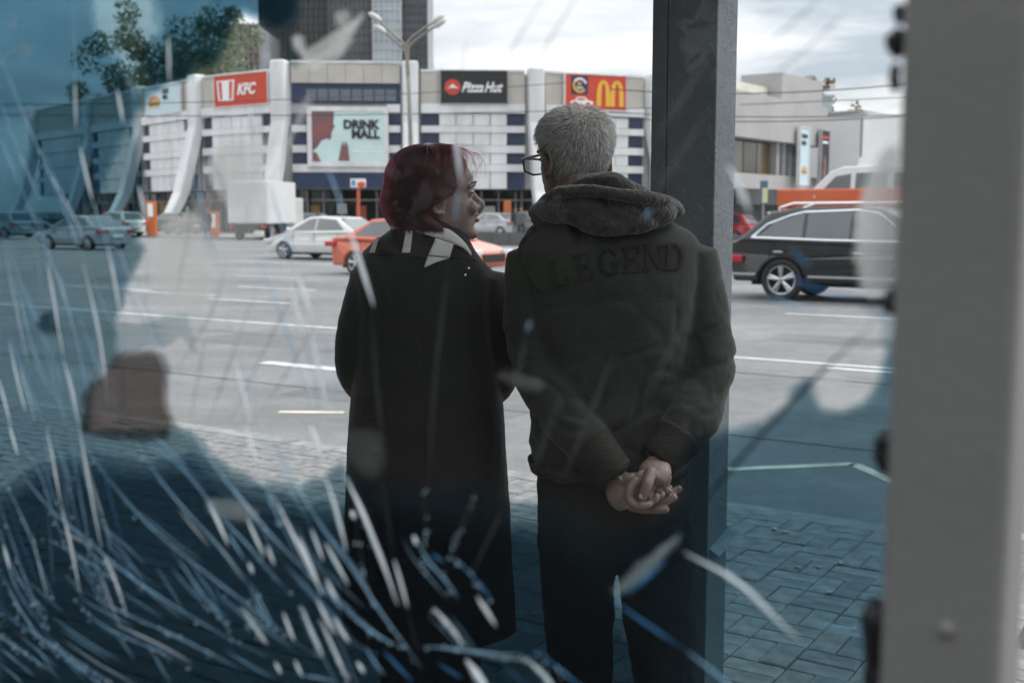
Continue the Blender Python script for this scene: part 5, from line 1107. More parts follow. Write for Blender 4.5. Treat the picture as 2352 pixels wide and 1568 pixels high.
MB().box(-1.105, 0, -.02, .02, .1, .16, MPN).build('bottom_rail', FRM, sh, bevel=.004); MB().box(-1.105, 0, -.02, .02, 2.4, 2.46, MPN).build('top_rail', FRM, sh, bevel=.004)
MB().box(-3.4, pa + .25, .1, pb + .5, 2.565, 2.68, MPN).build('roof', M('roof_grey', (0.12, 0.125, 0.13), .7), sh, bevel=.02)
SEAL = M('black_sealant', (0.012, 0.013, 0.015), .5, bump=.4, bscale=60)
for x, y0, y1, w in ((2066, 70, 135, 8), (2062, 150, 215, 5), (2042, 985, 1080, 12), (2016, 1365, 1600, 11), (2052, 660, 720, 6), (2072, 15, 60, 5)):
    k = 6; pts = [pane(x + 2 * math.sin(i * 2.1), y0 + (y1 - y0) * i / (k - 1), .006) for i in range(k)]
    MB().tube(pts, [w * .3 / 3600 * 2.6] + [w / 3600 * random.uniform(1.6, 2.8) for _ in range(k - 2)] + [w * .3 / 3600 * 2.6], n=10, sub=3).build('sealant', SEAL, sh, smooth=True)

# ------------------------------------------------------------------ the cracked pane
gp = thing('glass_pane', 'shattered shelter glass with long white cracks and torn blue film', 'glass pane', MPN @ Vector((-.55, 0, .16)))
GLASS = clear_mat('grimy_glass', (.985, .99, .99), (.55, .56, .55), .004, .010, .02, 4.0, .8)
MB().box(-1.105, 0, .001, .008, .161, 2.399, MPN).build('glass_sheet', GLASS, gp)
TT = lambda c, n: tuple(v ** (1 / n) for v in c)
FILM = clear_mat('torn_blue_film', TT((.25, .375, .42), 3), (.07, .14, .18), .022, .006, .05, 7.0, .5, lo=.35, hi=.65, dif=.4, tint2=TT((.15, .28, .355), 3), tscale=3.0)
FILM_POLY = [(-60, -80), (664, -80), (664, 160), (640, 150), (628, 95), (600, 70), (560, 45), (528, 30), (508, 62), (496, 108), (470, 150), (448, 158), (430, 152), (400, 188), (352, 196), (335, 215), (318, 240), (300, 265), (295, 300), (303, 330), (307, 370), (313, 402), (314, 440), (308, 500), (300, 550), (317, 572), (300, 610), (283, 640), (272, 662), (268, 700), (250, 742), (300, 748), (322, 738), (345, 737), (385, 722), (410, 722), (414, 756), (433, 812), (420, 815), (405, 788), (392, 772), (375, 790), (350, 802), (330, 798), (300, 806), (262, 815), (240, 850), (213, 870), (192, 905), (186, 960), (190, 990), (240, 985), (330, 990), (385, 975), (430, 1000), (470, 1045), (500, 1062), (520, 1082), (545, 1085), (580, 1112), (640, 1108), (664, 1118), (700, 1095), (720, 1100), (760, 1062), (780, 1080), (800, 1110), (850, 1105), (868, 1128), (900, 1134), (960, 1125), (1010, 1122), (1060, 1100), (1085, 1102), (1120, 1130), (1165, 1158), (1200, 1154), (1240, 1150), (1290, 1166), (1312, 1195), (1380, 1222), (1425, 1216), (1470, 1208), (1520, 1180), (1543, 1150), (1545, 1090), (1553, 1032), (1580, 1002), (1640, 992), (1680, 985), (1740, 968), (1790, 930), (1802, 890), (1830, 868), (1852, 872), (1872, 902), (1880, 935), (1920, 944), (1960, 930), (2000, 880), (2018, 800), (2012, 740), (1960, 700), (1990, 684), (2035, 690), (2045, 640), (2052, 560), (2085, 555), (2085, 1680), (-60, 1680)]
def inset(pts, d):
    n = len(pts); A = sum(pts[i][0] * pts[(i + 1) % n][1] - pts[(i + 1) % n][0] * pts[i][1] for i in range(n)); sg = 1 if A > 0 else -1; out = []
    for i in range(n):
        p, q, r = Vector(pts[i - 1]), Vector(pts[i]), Vector(pts[(i + 1) % n]); a = (q - p).normalized(); b = (r - q).normalized()
        v = Vector((-a.y - b.y, a.x + b.x)) * sg; v = v.normalized() if v.length > 1e-4 else Vector((0, 0)); o = q + v * d
        if q.x > 2060: o.x = q.x
        out.append((o.x, o.y))
    return out
def poly_sheet(pts, off, m, name, parent, th=.0004, sub=1, jag=0):
    rnd = random.Random(len(pts) + int(pts[0][0])); P_ = []
    for i, p in enumerate(pts):
        q = pts[(i + 1) % len(pts)]; d = math.dist(p, q); k = max(1, int(d / 14)) if jag and d < 260 else 1
        for j in range(k):
            t = j / k; x, y = p[0] + (q[0] - p[0]) * t, p[1] + (q[1] - p[1]) * t
            if j: x += rnd.gauss(0, jag); y += rnd.gauss(0, jag)
            P_.append((x, y))
    bm = bmesh.new(); f = bm.faces.new([bm.verts.new(pane(x, y, off)) for x, y in P_]); f.normal_update(); bmesh.ops.triangulate(bm, faces=[f], ngon_method='EAR_CLIP'); me = bpy.data.meshes.new(name); bm.to_mesh(me); bm.free()
    return link(name, me, m, parent)
film = poly_sheet(FILM_POLY, -.0095, FILM, 'blue_film', gp, jag=3.0)
drop = lambda p: (295 < p[0] < 440 and 720 < p[1] < 820) or (p[0] > 1950 and 540 < p[1] < 760) or p in ((664, 160), (640, 150), (628, 95))
INNER = [p for p in FILM_POLY if not drop(p)]; k_ = INNER.index((2018, 800)); INNER[k_ + 1:k_ + 1] = [(2045, 760), (2085, 740)]; k_ = INNER.index((600, 70)); INNER[k_:k_] = [(664, 30), (640, 60)]
for k, d in enumerate((8, 18)): poly_sheet(inset(INNER, d), -.0102 - .0007 * k, FILM, 'film_layer', film, jag=3)
FILM2 = clear_mat('dark_film_shade', TT((.05, .115, .165), 3), (.03, .08, .11), .006, 0, .1, 9.0, .6, tint2=TT((.12, .20, .25), 3), tscale=3.0)  # dark film tint that also paints the roof's shade over the paving
FILM3 = clear_mat('film_reflection_tint', TT((.26, .46, .58), 3), (.09, .24, .34), .035, 0, .1, 9.0, .6, tint2=TT((.45, .60, .68), 3), tscale=4.0)  # deeper blue paints the dark tree reflections at upper left
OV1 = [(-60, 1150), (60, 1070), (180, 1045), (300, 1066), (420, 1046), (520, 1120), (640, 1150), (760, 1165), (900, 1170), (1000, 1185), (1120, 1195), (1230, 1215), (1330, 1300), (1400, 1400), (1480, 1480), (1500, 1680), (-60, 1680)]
OV2 = [(330, -80), (664, -80), (664, 30), (640, 60), (602, 68), (562, 43), (528, 28), (506, 62), (494, 106), (468, 146), (430, 150), (398, 184), (352, 192), (330, 212), (300, 190), (285, 120), (330, 60), (310, 0)]
OV3 = [(-60, -80), (170, -80), (185, 60), (250, 160), (290, 240), (240, 330), (200, 440), (120, 520), (-60, 560)]
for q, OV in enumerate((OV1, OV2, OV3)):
    for k, d in enumerate((0, 22, 46) if q == 0 else (0, 8, 18)): poly_sheet(inset(OV, d), -.0120 - .0006 * k - .002 * q, FILM3 if q else FILM2, 'film_painted_tone', film, jag=4)
# grime and glue left on the glass, with some painted lamp glints
def blob(pts, m, name, off=.0012, jag=4):
    o = poly_sheet(pts, off, m, name, gp, jag=jag); w = min(max(p[i] for p in pts) - min(p[i] for p in pts) for i in (0, 1))
    if w > 40:
        for k, d in enumerate((7, 14)): poly_sheet(inset(pts, d * min(1, w / 90)), off + .0004 * (k + 1), m, 'smear_layer', o, jag=jag)
    return o
G1 = clear_mat('glue_haze', (1, 1, 1), (.75, .75, .73), .22, 0, .3, 9, .8); G2 = clear_mat('glue_and_glint', (1, 1, 1), (.8, .8, .79), .4, 0, .3, 12, .5); G3 = clear_mat('thin_haze', (1, 1, 1), (.7, .71, .7), .022, 0, .3, 10, .8); BRN = clear_mat('brown_residue', (.60, .58, .57), (.03, .027, .026), .04, 0, .3, 30, .6)
MILK = clear_mat('milky_haze', (1, 1, 1), (.62, .63, .61), .09, 0, .3, 6, .8)
blob([(330, 610), (350, 560), (385, 505), (430, 485), (470, 440), (478, 420), (505, 330), (560, 310), (640, 300), (632, 400), (640, 480), (600, 560), (560, 640), (520, 720), (480, 800), (420, 860), (395, 780), (350, 680)], MILK, 'milky_smear', off=.003)
blob([(505, 330), (540, 315), (600, 330), (640, 300), (650, 330), (625, 380), (612, 440), (590, 480), (560, 470), (545, 500), (520, 470), (500, 440), (478, 420), (470, 380), (485, 350)], G1, 'glue_smear')
blob([(368, 530), (385, 505), (420, 490), (450, 480), (470, 500), (480, 560), (500, 640), (470, 720), (430, 720), (395, 690), (350, 640), (330, 600), (350, 560)], G1, 'glue_smear')
blob([(710, 215), (722, 235), (700, 290), (670, 340), (652, 400), (630, 420), (640, 370), (668, 300), (690, 240)], G1, 'glue_smear')
blob([(672, 90), (682, 78), (700, 84), (706, 110), (716, 146), (730, 128), (760, 108), (800, 60), (832, 28), (842, 40), (812, 82), (790, 130), (752, 150), (730, 165), (712, 160), (692, 128), (676, 112)], G2, 'glue_streak')
blob([(770, 30), (800, 20), (812, 40), (796, 66), (774, 60)], G1, 'glue_streak')
blob([(1968, 480), (1990, 420), (2010, 360), (2040, 330), (2062, 330), (2066, 560), (2060, 670), (2030, 680), (1998, 690), (1972, 660), (1962, 580)], G2, 'glue_smear')
blob([(1970, 120), (2030, 60), (2066, 80), (2066, 330), (2020, 350), (1990, 260)], G3, 'glue_smear')
blob([(1140, 868), (1150, 850), (1240, 862), (1262, 884), (1240, 900), (1190, 890)], G3, 'glue_smear')
blob([(1404, 1355), (1440, 1320), (1480, 1282), (1530, 1245), (1560, 1220), (1566, 1238), (1530, 1275), (1500, 1310), (1460, 1345), (1425, 1366)], G1, 'glue_streak')
blob([(1700, 0), (1720, -20), (1830, -40), (1800, 40), (1760, 60), (1730, 40)], G3, 'glue_smear')
blob([(1860, 905), (1890, 860), (1930, 850), (1960, 880), (1975, 920), (1930, 945), (1885, 940)], G1, 'glue_smear')
blob([(800, 985), (850, 975), (885, 1000), (890, 1060), (870, 1100), (830, 1090), (805, 1060)], G3, 'glue_smear')
blob([(470, 1160), (500, 1140), (560, 1150), (600, 1170), (585, 1200), (530, 1195), (490, 1185)], G1, 'glue_smear')
blob([(186, 995), (190, 905), (213, 870), (242, 848), (262, 814), (300, 804), (350, 800), (378, 812), (396, 850), (390, 900), (394, 940), (408, 975), (392, 1010), (330, 1018), (250, 1010)], BRN, 'brown_residue', jag=2)
blob([(80, 745), (100, 715), (125, 705), (150, 760), (140, 775), (95, 765)], clear_mat('dark_scrap', (.7, .75, .78), (.05, .08, .1), .1, 0), 'film_scrap')
for x, y, r in ((62, 117, 16), (72, 258, 13), (616, 130, 9), (35, 62, 10), (300, 190, 10)):  # lamp reflections in the glass, painted as pale spots
    blob([(x + r * math.cos(t) * .8, y + r * math.sin(t) * 1.2) for t in np.linspace(0, 2 * math.pi, 14, endpoint=False)], G2, 'glint_spot', jag=0)
# cracks: each a sliver of broken glass standing in the sheet
def crack_mat(name, col, opac, trans=.1, dif=.92, rough=.35, ns=22.0, amt=.55):
    m = bpy.data.materials.new(name); m.use_nodes = True; nt = m.node_tree; L = nt.links; nt.nodes.clear()
    out = nd(nt, 'ShaderNodeOutputMaterial'); tr = nd(nt, 'ShaderNodeBsdfTransparent'); tl = nd(nt, 'ShaderNodeBsdfTranslucent'); rf = nd(nt, 'ShaderNodeBsdfRefraction'); df = nd(nt, 'ShaderNodeBsdfDiffuse')
    ge = nd(nt, 'ShaderNodeNewGeometry'); va = nd(nt, 'ShaderNodeVectorMath', operation='ADD'); va.inputs[1].default_value = (0, 0, 1.9); vn = nd(nt, 'ShaderNodeVectorMath', operation='NORMALIZE'); L.new(ge.outputs['Normal'], va.inputs[0]); L.new(va.outputs[0], vn.inputs[0]); L.new(vn.outputs[0], df.inputs['Normal'])   # shading normal tipped skyward to brighten the splintered edge
    for x in (tl, rf, df): x.inputs[0].default_value = tuple(col) + (1,)
    rf.inputs['Roughness'].default_value = rough; rf.inputs['IOR'].default_value = 1.35
    a = nd(nt, 'ShaderNodeMixShader'); a.inputs[0].default_value = dif; L.new(tl.outputs[0], a.inputs[1]); L.new(df.outputs[0], a.inputs[2])
    b = nd(nt, 'ShaderNodeMixShader'); b.inputs[0].default_value = trans; L.new(a.outputs[0], b.inputs[1]); L.new(rf.outputs[0], b.inputs[2])
    tc = nd(nt, 'ShaderNodeTexCoord'); no = nd(nt, 'ShaderNodeTexNoise'); no.inputs['Scale'].default_value = ns; no.inputs['Detail'].default_value = 3; L.new(tc.outputs['Object'], no.inputs['Vector'])
    mr = nd(nt, 'ShaderNodeMapRange'); mr.inputs['From Min'].default_value = .3; mr.inputs['From Max'].default_value = .68; mr.inputs['To Min'].default_value = opac * (1 - amt); mr.inputs['To Max'].default_value = min(1, opac * (1 + amt * .6)); L.new(no.outputs[0], mr.inputs['Value'])
    c = nd(nt, 'ShaderNodeMixShader'); L.new(mr.outputs[0], c.inputs[0]); L.new(tr.outputs[0], c.inputs[1]); L.new(b.outputs[0], c.inputs[2]); L.new((c if opac < 1 else b).outputs[0], out.inputs[0]); return m
CW = crack_mat('crack_white', (.90, .96, 1), 1, amt=.12); CB = crack_mat('crack_blue', (.36, .60, .80), .72, ns=45, amt=.6); CD = crack_mat('crack_dull', (.16, .165, .165), .3, trans=.25, dif=.6); CDB = crack_mat('crack_deep_blue', (.08, .26, .5), .75); CK = crack_mat('crack_dark', (.04, .05, .06), .85, trans=.05, amt=.2)
ZS = {'f': (0, 0, 1), '1': (0, 0, .29297), '4': (0, 344.5, .40285), '5': (0, 976.2, .37758), '6': (689, 1091, .31738), '7': (1378.1, 976.2, .41406), 'v': (1550.4, 287.1, .27462)}
def crack(z, pts, w, m, off=.0015):
    ox, oy, k = ZS[z]; P_ = [(ox + x * k, oy + y * k) for x, y in pts]; w = w * k
    for _ in range(2): P_ = [P_[0]] + [tuple(.25 * a + .5 * b + .25 * c for a, b, c in zip(P_[i - 1], P_[i], P_[i + 1])) for i in range(1, len(P_) - 1)] + [P_[-1]]
    Q = [pane(x, y, off) for x, y in P_]; S2, _ = spline(Q, [0] * len(Q), 4) if len(Q) > 2 else ([Q[0].lerp(Q[1], t / 6) for t in range(7)], 0)
    n = len(S2); V = []; seed = random.random() * 50
    for i, p in enumerate(S2):
        t = (S2[min(i + 1, n - 1)] - S2[max(i - 1, 0)]).normalized(); sd = t.cross(NRM).normalized()
        u = i / (n - 1); ww = w * (.06 + .94 * min(1, u * 3, (1 - u) * 3)) * (1 + .12 * noise.noise(Vector((seed, i * .22, 0)))) * (p - CAM).dot(FWD) / FPX * .5
        p = p + sd * noise.noise(Vector((i * .5, seed, 3))) * .0001
        V += [p - sd * ww, p - NRM * ww * .7, p + sd * ww]
    F = [(3 * i + a, 3 * i + (a + 1) % 3, 3 * i + 3 + (a + 1) % 3, 3 * i + 3 + a) for i in range(n - 1) for a in range(3)] + [(0, 2, 1), (3 * n - 3, 3 * n - 2, 3 * n - 1)]
    return MB().add(V, F).build('crack', m, gp)
CR = [
 ('4', [(15,450),(60,620),(110,820),(140,930),(180,1060),(210,1190),(235,1260),(330,1400),(420,1568)], 24, CB), ('4', [(60,1080),(100,1290),(130,1400),(155,1490)], 26, CW), ('4', [(0,1300),(40,1430),(70,1568)], 26, CW),
 ('4', [(50,1030),(110,1190),(170,1310),(230,1500),(260,1568)], 20, CB), ('4', [(30,0),(90,120),(160,290),(220,400),(270,560),(300,640),(340,720),(400,900),(440,1060),(480,1200),(500,1340),(520,1430),(540,1568)], 26, CB),
 ('4', [(280,640),(300,740),(330,960),(370,1180)], 30, CW), ('4', [(370,1190),(400,1280),(440,1460),(460,1568)], 24, CW), ('4', [(100,0),(180,140),(240,300)], 24, CB), ('4', [(220,0),(290,130),(380,330),(430,480),(480,640)], 24, CB), ('4', [(480,640),(540,870),(580,1040),(600,1200),(610,1310),(625,1480)], 26, CW),
 ('4', [(470,0),(510,200),(535,290)], 34, CW), ('4', [(535,290),(580,400),(620,540)], 20, CB), ('4', [(620,540),(650,640),(680,850),(700,990)], 30, CW), ('4', [(700,990),(710,1100),(712,1300),(715,1568)], 18, CD),
 ('4', [(560,60),(590,300),(640,420),(700,600),(740,720),(830,960),(870,1090),(960,1270),(1010,1400),(1100,1568)], 22, CB), ('4', [(510,1260),(560,1340),(640,1470),(730,1568)], 24, CB), ('4', [(1110,100),(1140,220),(1190,450),(1230,600),(1280,740)], 30, CB), ('4', [(800,200),(830,350),(845,410)], 34, CW), ('4', [(1190,0),(1290,200),(1310,250)], 28, CB),
 ('4', [(1460,560),(1510,680),(1560,800),(1600,900),(1660,1120),(1700,1200),(1760,1400),(1800,1568)], 26, CB), ('4', [(1530,130),(1570,300),(1640,520),(1700,700)], 32, CB), ('4', [(1700,700),(1760,850),(1790,980)], 40, CW), ('4', [(1780,1010),(1810,1200),(1853,1400),(1875,1480)], 38, CW), ('4', [(1660,760),(1690,900),(1740,1080)], 40, CW), ('4', [(1280,860),(1340,1080),(1350,1180)], 20, CB), ('4', [(1350,1200),(1390,1380),(1440,1568)], 34, CW), ('4', [(1380,1180),(1430,1380),(1500,1568)], 22, CB), ('4', [(250,1060),(300,1250),(330,1400),(390,1568)], 20, CB),
 ('4', [(1130,200),(1080,500),(1040,700),(1010,880)], 32, CD), ('4', [(1320,560),(1290,720),(1240,900),(1190,1000),(1060,1170),(980,1290)], 28, CD), ('4', [(1190,1020),(1160,1200),(1100,1450),(1090,1568)], 26, CD), ('4', [(1500,730),(1440,860),(1370,1050),(1300,1280),(1220,1480),(1190,1568)], 26, CD), ('4', [(1760,680),(1660,860),(1540,1080),(1420,1330),(1310,1568)], 30, CD), ('4', [(1853,920),(1720,1150),(1560,1400),(1490,1500)], 28, CD), ('4', [(850,540),(840,760),(850,900)], 18, CD),
 ('5', [(0,1130),(120,1190),(200,1250),(290,1310),(380,1380),(470,1440),(550,1490),(640,1568)], 24, CB), ('5', [(0,860),(60,1000),(150,1150),(230,1260),(290,1350)], 22, CB), ('5', [(0,450),(60,640),(130,860),(190,1010),(260,1150),(320,1260)], 22, CB), ('5', [(0,610),(40,740),(80,900),(160,1010),(250,1080),(310,1150)], 20, CB), ('5', [(30,720),(50,800),(70,880)], 32, CW), ('5', [(65,-10),(90,90),(120,190)], 30, CW), ('5', [(0,270),(60,390),(140,540),(190,640),(240,830),(290,960),(340,1060)], 22, CB),
 ('5', [(0,60),(60,180),(130,270),(230,420),(320,520),(400,590),(480,640),(560,700),(640,790),(730,870),(880,980),(1020,1060),(1150,1150),(1300,1240),(1440,1310),(1560,1380),(1700,1420)], 26, CB), ('5', [(120,100),(240,200),(270,330),(310,450),(340,590),(380,650),(420,750)], 20, CB), ('5', [(290,0),(330,150),(350,350),(380,470)], 26, CW), ('5', [(380,480),(410,600),(440,720),(470,900),(500,1020)], 28, CW), ('5', [(350,0),(380,150),(410,300),(440,420),(470,560),(510,700)], 20, CB), ('5', [(430,0),(450,150),(470,260),(500,450),(540,640),(560,760)], 20, CB), ('5', [(490,0),(510,100),(545,350),(590,570),(630,760)], 26, CW), ('5', [(640,780),(680,850),(720,960),(780,1140)], 28, CW), ('5', [(570,0),(600,300),(620,500),(660,720),(700,900)], 16, CD),
 ('5', [(440,0),(530,130),(600,240),(700,370),(830,530),(940,630),(1000,690),(1090,760),(1200,840),(1300,930),(1400,1010),(1500,1060),(1600,1150),(1700,1240),(1800,1310),(1977,1430)], 28, CB), ('5', [(760,0),(870,60),(1010,160),(1150,280),(1200,350),(1270,440),(1340,560),(1420,620),(1500,700),(1580,800),(1680,920),(1740,1000),(1800,1040)], 26, CB), ('5', [(820,60),(880,180),(960,310),(1060,430),(1150,530),(1260,650),(1380,760),(1450,860),(1520,960)], 26, CB), ('5', [(1150,0),(1240,150),(1310,240),(1400,360),(1500,470),(1560,560),(1660,670),(1750,770),(1850,860),(1960,980)], 26, CB),
 ('5', [(1500,0),(1540,130),(1580,260)], 40, CW), ('5', [(1580,260),(1640,420),(1690,540),(1720,600)], 34, CB), ('5', [(1600,0),(1680,140),(1760,280),(1850,420),(1977,640)], 36, CB), ('5', [(1900,0),(1940,100),(1977,250)], 46, CW), ('5', [(1270,450),(1340,580),(1400,730)], 40, CW), ('5', [(1390,640),(1440,740),(1500,820)], 32, CB), ('5', [(1040,740),(1110,820),(1180,940),(1240,1030),(1310,1120),(1390,1190),(1420,1270)], 34, CB), ('5', [(1680,440),(1760,600),(1860,800),(1940,960),(1977,1040)], 40, CW),
 ('5', [(1730,1130),(1770,1250),(1800,1310)], 36, CW), ('5', [(1840,1100),(1880,1210),(1940,1330),(1977,1400)], 42, CW), ('5', [(1510,560),(1560,680),(1620,800)], 34, CW), ('5', [(1630,720),(1680,850)], 34, CW), ('5', [(1520,830),(1550,900)], 34, CW), ('5', [(300,690),(380,720),(460,790),(600,850),(700,930)], 22, CB), ('5', [(510,1000),(620,1060),(720,1120),(860,1190),(1000,1240),(1100,1280),(1250,1370),(1400,1440),(1500,1490)], 28, CB), ('5', [(470,1060),(560,1170),(650,1240),(750,1280),(900,1330),(1050,1400),(1200,1480)], 24, CB), ('5', [(940,1380),(990,1470),(1050,1568)], 24, CB), ('5', [(1680,1430),(1720,1510)], 34, CW), ('5', [(1800,1420),(1850,1530)], 34, CW),
 ('5', [(0,1260),(120,1350),(250,1440),(330,1500)], 22, CB), ('5', [(0,1340),(130,1450),(220,1520)], 22, CB), ('5', [(0,1440),(90,1500),(150,1568)], 22, CB), ('5', [(300,1290),(420,1400),(560,1490),(700,1568)], 22, CB), ('5', [(1540,960),(1600,1080),(1640,1180),(1700,1260)], 30, CB), ('5', [(1480,1100),(1540,1200),(1600,1290),(1640,1330)], 30, CW), ('5', [(700,1240),(760,1330),(830,1420)], 18, CB), ('5', [(400,900),(470,960),(520,1040)], 18, CB), ('5', [(560,760),(600,900),(640,1040),(700,1200)], 18, CB),
 ('6', [(330,0),(400,110),(460,260),(530,430),(600,600),(670,790),(720,940)], 58, CW), ('6', [(190,0),(250,150),(290,300),(330,500),(350,540)], 46, CW), ('6', [(0,90),(110,310),(240,470),(370,640),(470,780),(530,900),(640,1060),(780,1230),(900,1400)], 46, CB), ('6', [(0,430),(60,620),(150,790)], 50, CW), ('6', [(190,480),(270,630),(360,790)], 44, CW), ('6', [(380,250),(430,430),(470,640),(480,740)], 34, CD), ('6', [(380,250),(410,320)], 50, CW), ('6', [(600,0),(650,300),(690,600)], 34, CD), ('6', [(690,600),(740,760),(790,960)], 44, CW), ('6', [(790,960),(830,1150),(870,1300)], 34, CD),
 ('6', [(0,640),(150,790),(290,910),(390,1010),(540,1150),(600,1200),(760,1240)], 44, CB), ('6', [(840,430),(880,560),(960,660),(1060,730),(1110,820),(1160,890)], 50, CB), ('6', [(830,430),(860,500)], 50, CW), ('6', [(960,560),(1060,630)], 44, CDB), ('6', [(1100,570),(1200,660),(1290,760),(1370,850),(1400,900)], 48, CDB), ('6', [(1290,870),(1360,980),(1430,1090)], 50, CW), ('6', [(970,950),(1060,1060),(1130,1120),(1200,1230)], 54, CW), ('6', [(910,0),(930,260),(910,500),(920,740)], 30, CD), ('6', [(1280,120),(1180,360),(1110,560),(1080,700)], 44, CD), ('6', [(900,1230),(1060,1240),(1200,1260),(1350,1290),(1480,1300),(1600,1290)], 60, CB),
 ('6', [(1640,1320),(1760,1400),(1830,1503),(1860,1560)], 54, CW), ('6', [(1690,1230),(1830,1370),(2020,1503),(2100,1560)], 58, CDB), ('6', [(1210,1320),(1290,1440),(1330,1503),(1380,1570)], 110, CW), ('6', [(1010,1350),(1100,1420),(1180,1460)], 50, CDB), ('6', [(90,380),(140,500),(180,620)], 38, CW), ('6', [(200,740),(240,860),(280,900)], 50, CW), ('6', [(130,890),(200,1040),(270,1150)], 46, CW), ('6', [(150,1030),(220,1180),(290,1330),(370,1503)], 46, CW), ('6', [(250,1010),(310,1140),(370,1210)], 46, CW), ('6', [(30,950),(90,1120),(170,1260)], 40, CB), ('6', [(480,1230),(530,1350),(620,1440)], 44, CB), ('6', [(610,1260),(700,1370),(830,1490)], 50, CDB), ('6', [(420,1340),(480,1430)], 50, CW), ('6', [(20,1440),(150,1450),(290,1490)], 40, CB),
 ('7', [(470,700),(600,770),(720,830),(830,890),(900,1000),(1000,1100),(1120,1190)], 50, CW), ('7', [(70,960),(180,1050),(330,1140),(480,1240)], 42, CDB), ('7', [(480,1240),(600,1330),(720,1430),(760,1470)], 44, CB), ('f', [(2035,715),(1960,790),(1880,855),(1790,950),(1700,1050),(1640,1130),(1590,1180),(1545,1225)], 22, CK), ('7', [(1230,1110),(1400,1120),(1500,1160)], 56, CB), ('7', [(150,940),(260,870),(380,740)], 60, CDB),
 ('v', [(450,330),(520,450),(560,570),(600,680),(640,740)], 84, CW), ('v', [(900,1230),(1000,1280),(1150,1370),(1300,1430),(1500,1430),(1650,1440)], 64, CDB), ('v', [(700,1420),(900,1480),(1100,1550),(1300,1600)], 56, CB), ('v', [(960,1020),(1060,1120),(1160,1200)], 60, CDB),
 ('1', [(590,60),(595,400),(595,700),(605,1010)], 44, CB), ('1', [(600,640),(602,820),(608,1010)], 40, CW), ('1', [(0,400),(100,650),(200,930),(290,1120),(380,1310),(470,1510)], 36, CB), ('1', [(0,750),(90,1000),(150,1200),(300,1500)], 30, CB), ('1', [(640,1150),(680,1350),(730,1560)], 44, CW), ('1', [(930,690),(980,980)], 50, CW), ('1', [(1330,280),(1338,470),(1340,660)], 46, CW), ('1', [(0,1050),(100,1290),(200,1530)], 30, CB), ('1', [(630,780),(740,1120),(800,1350),(810,1560)], 24, CDB), ('1', [(1970,850),(1985,960),(2000,1080)], 52, CW), ('1', [(10,210),(120,205),(220,210)], 36, CB), ('1', [(40,450),(120,430),(180,410)], 34, CB),
 ('f', [(755,385),(775,430),(800,510)], 17, CB), ('f', [(800,510),(820,570),(842,640),(862,705)], 19, CW), ('f', [(858,712),(862,800),(868,900),(878,985),(886,1020)], 14, CD), ('f', [(1047,300),(1054,350),(1062,425)], 17, CW), ('f', [(1060,430),(1050,480),(1046,510)], 14, CB), ('f', [(1034,600),(1018,720),(1004,850),(992,960),(988,1100)], 13, CD), ('f', [(1222,735),(1212,762)], 16, CB), ('f', [(1212,770),(1195,840),(1185,900)], 16, CD), ('f', [(1290,905),(1250,1010),(1225,1090)], 16, CD), ('f', [(1420,800),(1370,930),(1330,1020),(1290,1110)], 18, CD), ('f', [(1500,480),(1478,505)], 18, CB), ('f', [(1260,-20),(1200,80),(1150,160)], 20, CD), ('f', [(1335,-20),(1280,70),(1230,150)], 20, CD), ('f', [(1905,-20),(1830,60),(1730,130)], 24, CD), ('f', [(1950,20),(1860,130),(1760,190)], 24, CD), ('f', [(1640,120),(1570,230),(1500,330)], 26, CD), ('f', [(1640,240),(1570,370),(1500,450)], 26, CD), ('f', [(1075,80),(1060,200)], 12, CD), ('f', [(1160,1160),(1120,1250),(1080,1330)], 16, CD), ('f', [(1600,700),(1540,800),(1480,920)], 20, CD),
]
for z, pts, w, m in CR: crack(z, pts, w * (.70 if m is CW else .42), m)
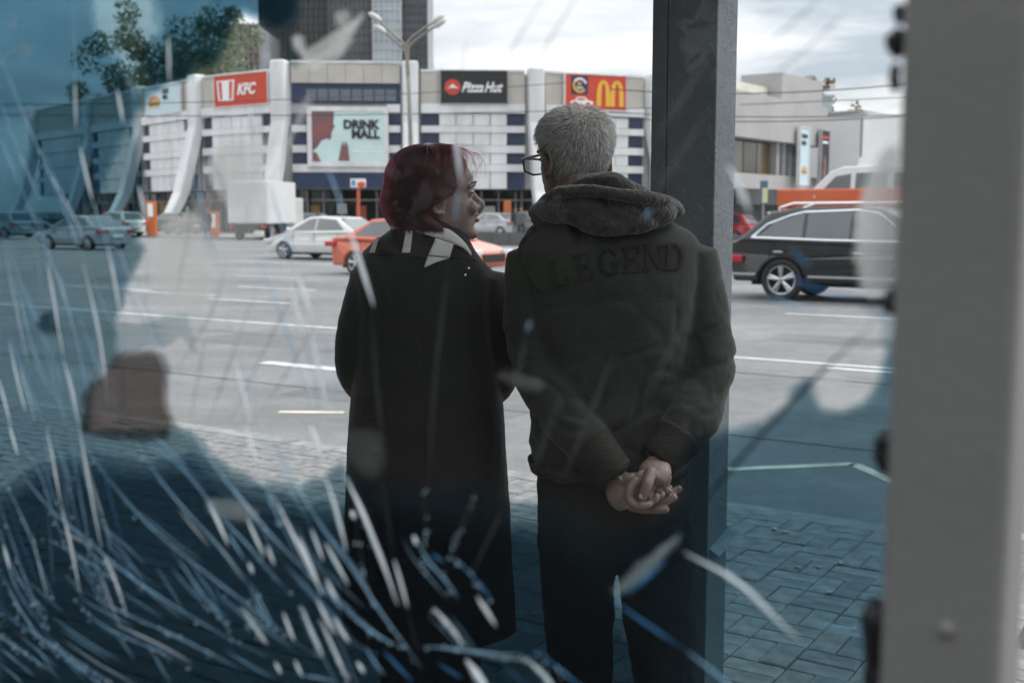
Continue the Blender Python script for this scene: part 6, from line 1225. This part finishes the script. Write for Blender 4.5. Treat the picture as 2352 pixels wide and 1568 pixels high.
# finer cracks that run beside the long ones
rf_ = random.Random(21); long_ = [c for c in CR if c[0] in '456' and len(c[1]) >= 4 and c[3] in (CB, CW)]
for i in range(120):
    z, pts, w, m = long_[i % len(long_)]; n = len(pts); a = rf_.randrange(0, n - 3); b_ = min(n, a + rf_.randrange(3, 7)); k = ZS[z][2]
    ox, oy = rf_.gauss(0, 20) / k, rf_.gauss(0, 12) / k; sk = rf_.gauss(0, 5) / k; ln = b_ - a
    q = [(x + ox + sk * j, y + oy) for j, (x, y) in enumerate(pts[a:b_])]
    crack(z, q, rf_.uniform(1.4, 3.2) / k, rf_.choice((CB, CB, CB, CDB, CW)), off=.0012)
hair_ = MB()
for i in range(40):                                       # hairline splits, too fine to pick apart
    z, pts, w, m = long_[(i * 7) % len(long_)]; n = len(pts); a = rf_.randrange(0, n - 3); b_ = min(n, a + rf_.randrange(3, 6)); k = ZS[z][2]
    ox, oy = rf_.gauss(0, 40) / k, rf_.gauss(0, 25) / k; sk = rf_.gauss(0, 10) / k
    o = crack(z, [(x + ox + sk * j, y + oy) for j, (x, y) in enumerate(pts[a:b_])], rf_.uniform(1.3, 2.6) / k, CB, off=.001)
    hair_.add([v.co for v in o.data.vertices], [tuple(p.vertices) for p in o.data.polygons]); bpy.data.objects.remove(o)
kind(hair_.build('hairline_cracks', crack_mat('crack_hairline', (.32, .58, .82), 1, amt=.1), gp), 'stuff')
# crumbs of glass along the lower left cracks, pale colour painting their sparkle
rnd = random.Random(5); sp = MB()
src = [c for c in CR if c[0] in '56' and len(c[1]) > 3]
for i in range(800):
    z, pts, w, m = rnd.choice(src); ox, oy, k = ZS[z]; j = rnd.randrange(len(pts) - 1); t = rnd.random()
    x = ox + k * (pts[j][0] * (1 - t) + pts[j + 1][0] * t) + rnd.gauss(0, 4); y = oy + k * (pts[j][1] * (1 - t) + pts[j + 1][1] * t) + rnd.gauss(0, 4)
    if y < 1150 + rnd.random() * 330 and rnd.random() < .8: continue
    p = pane(x, y, .002 + rnd.random() * .002); s = rnd.uniform(.0004, .0011); sp.ball(p, (s * .8, s * .8, s), 6)
kind(sp.build('glass_crumb_glints', crack_mat('crumb_glint', (.6, .8, .92), 1, amt=.05), gp), 'stuff')
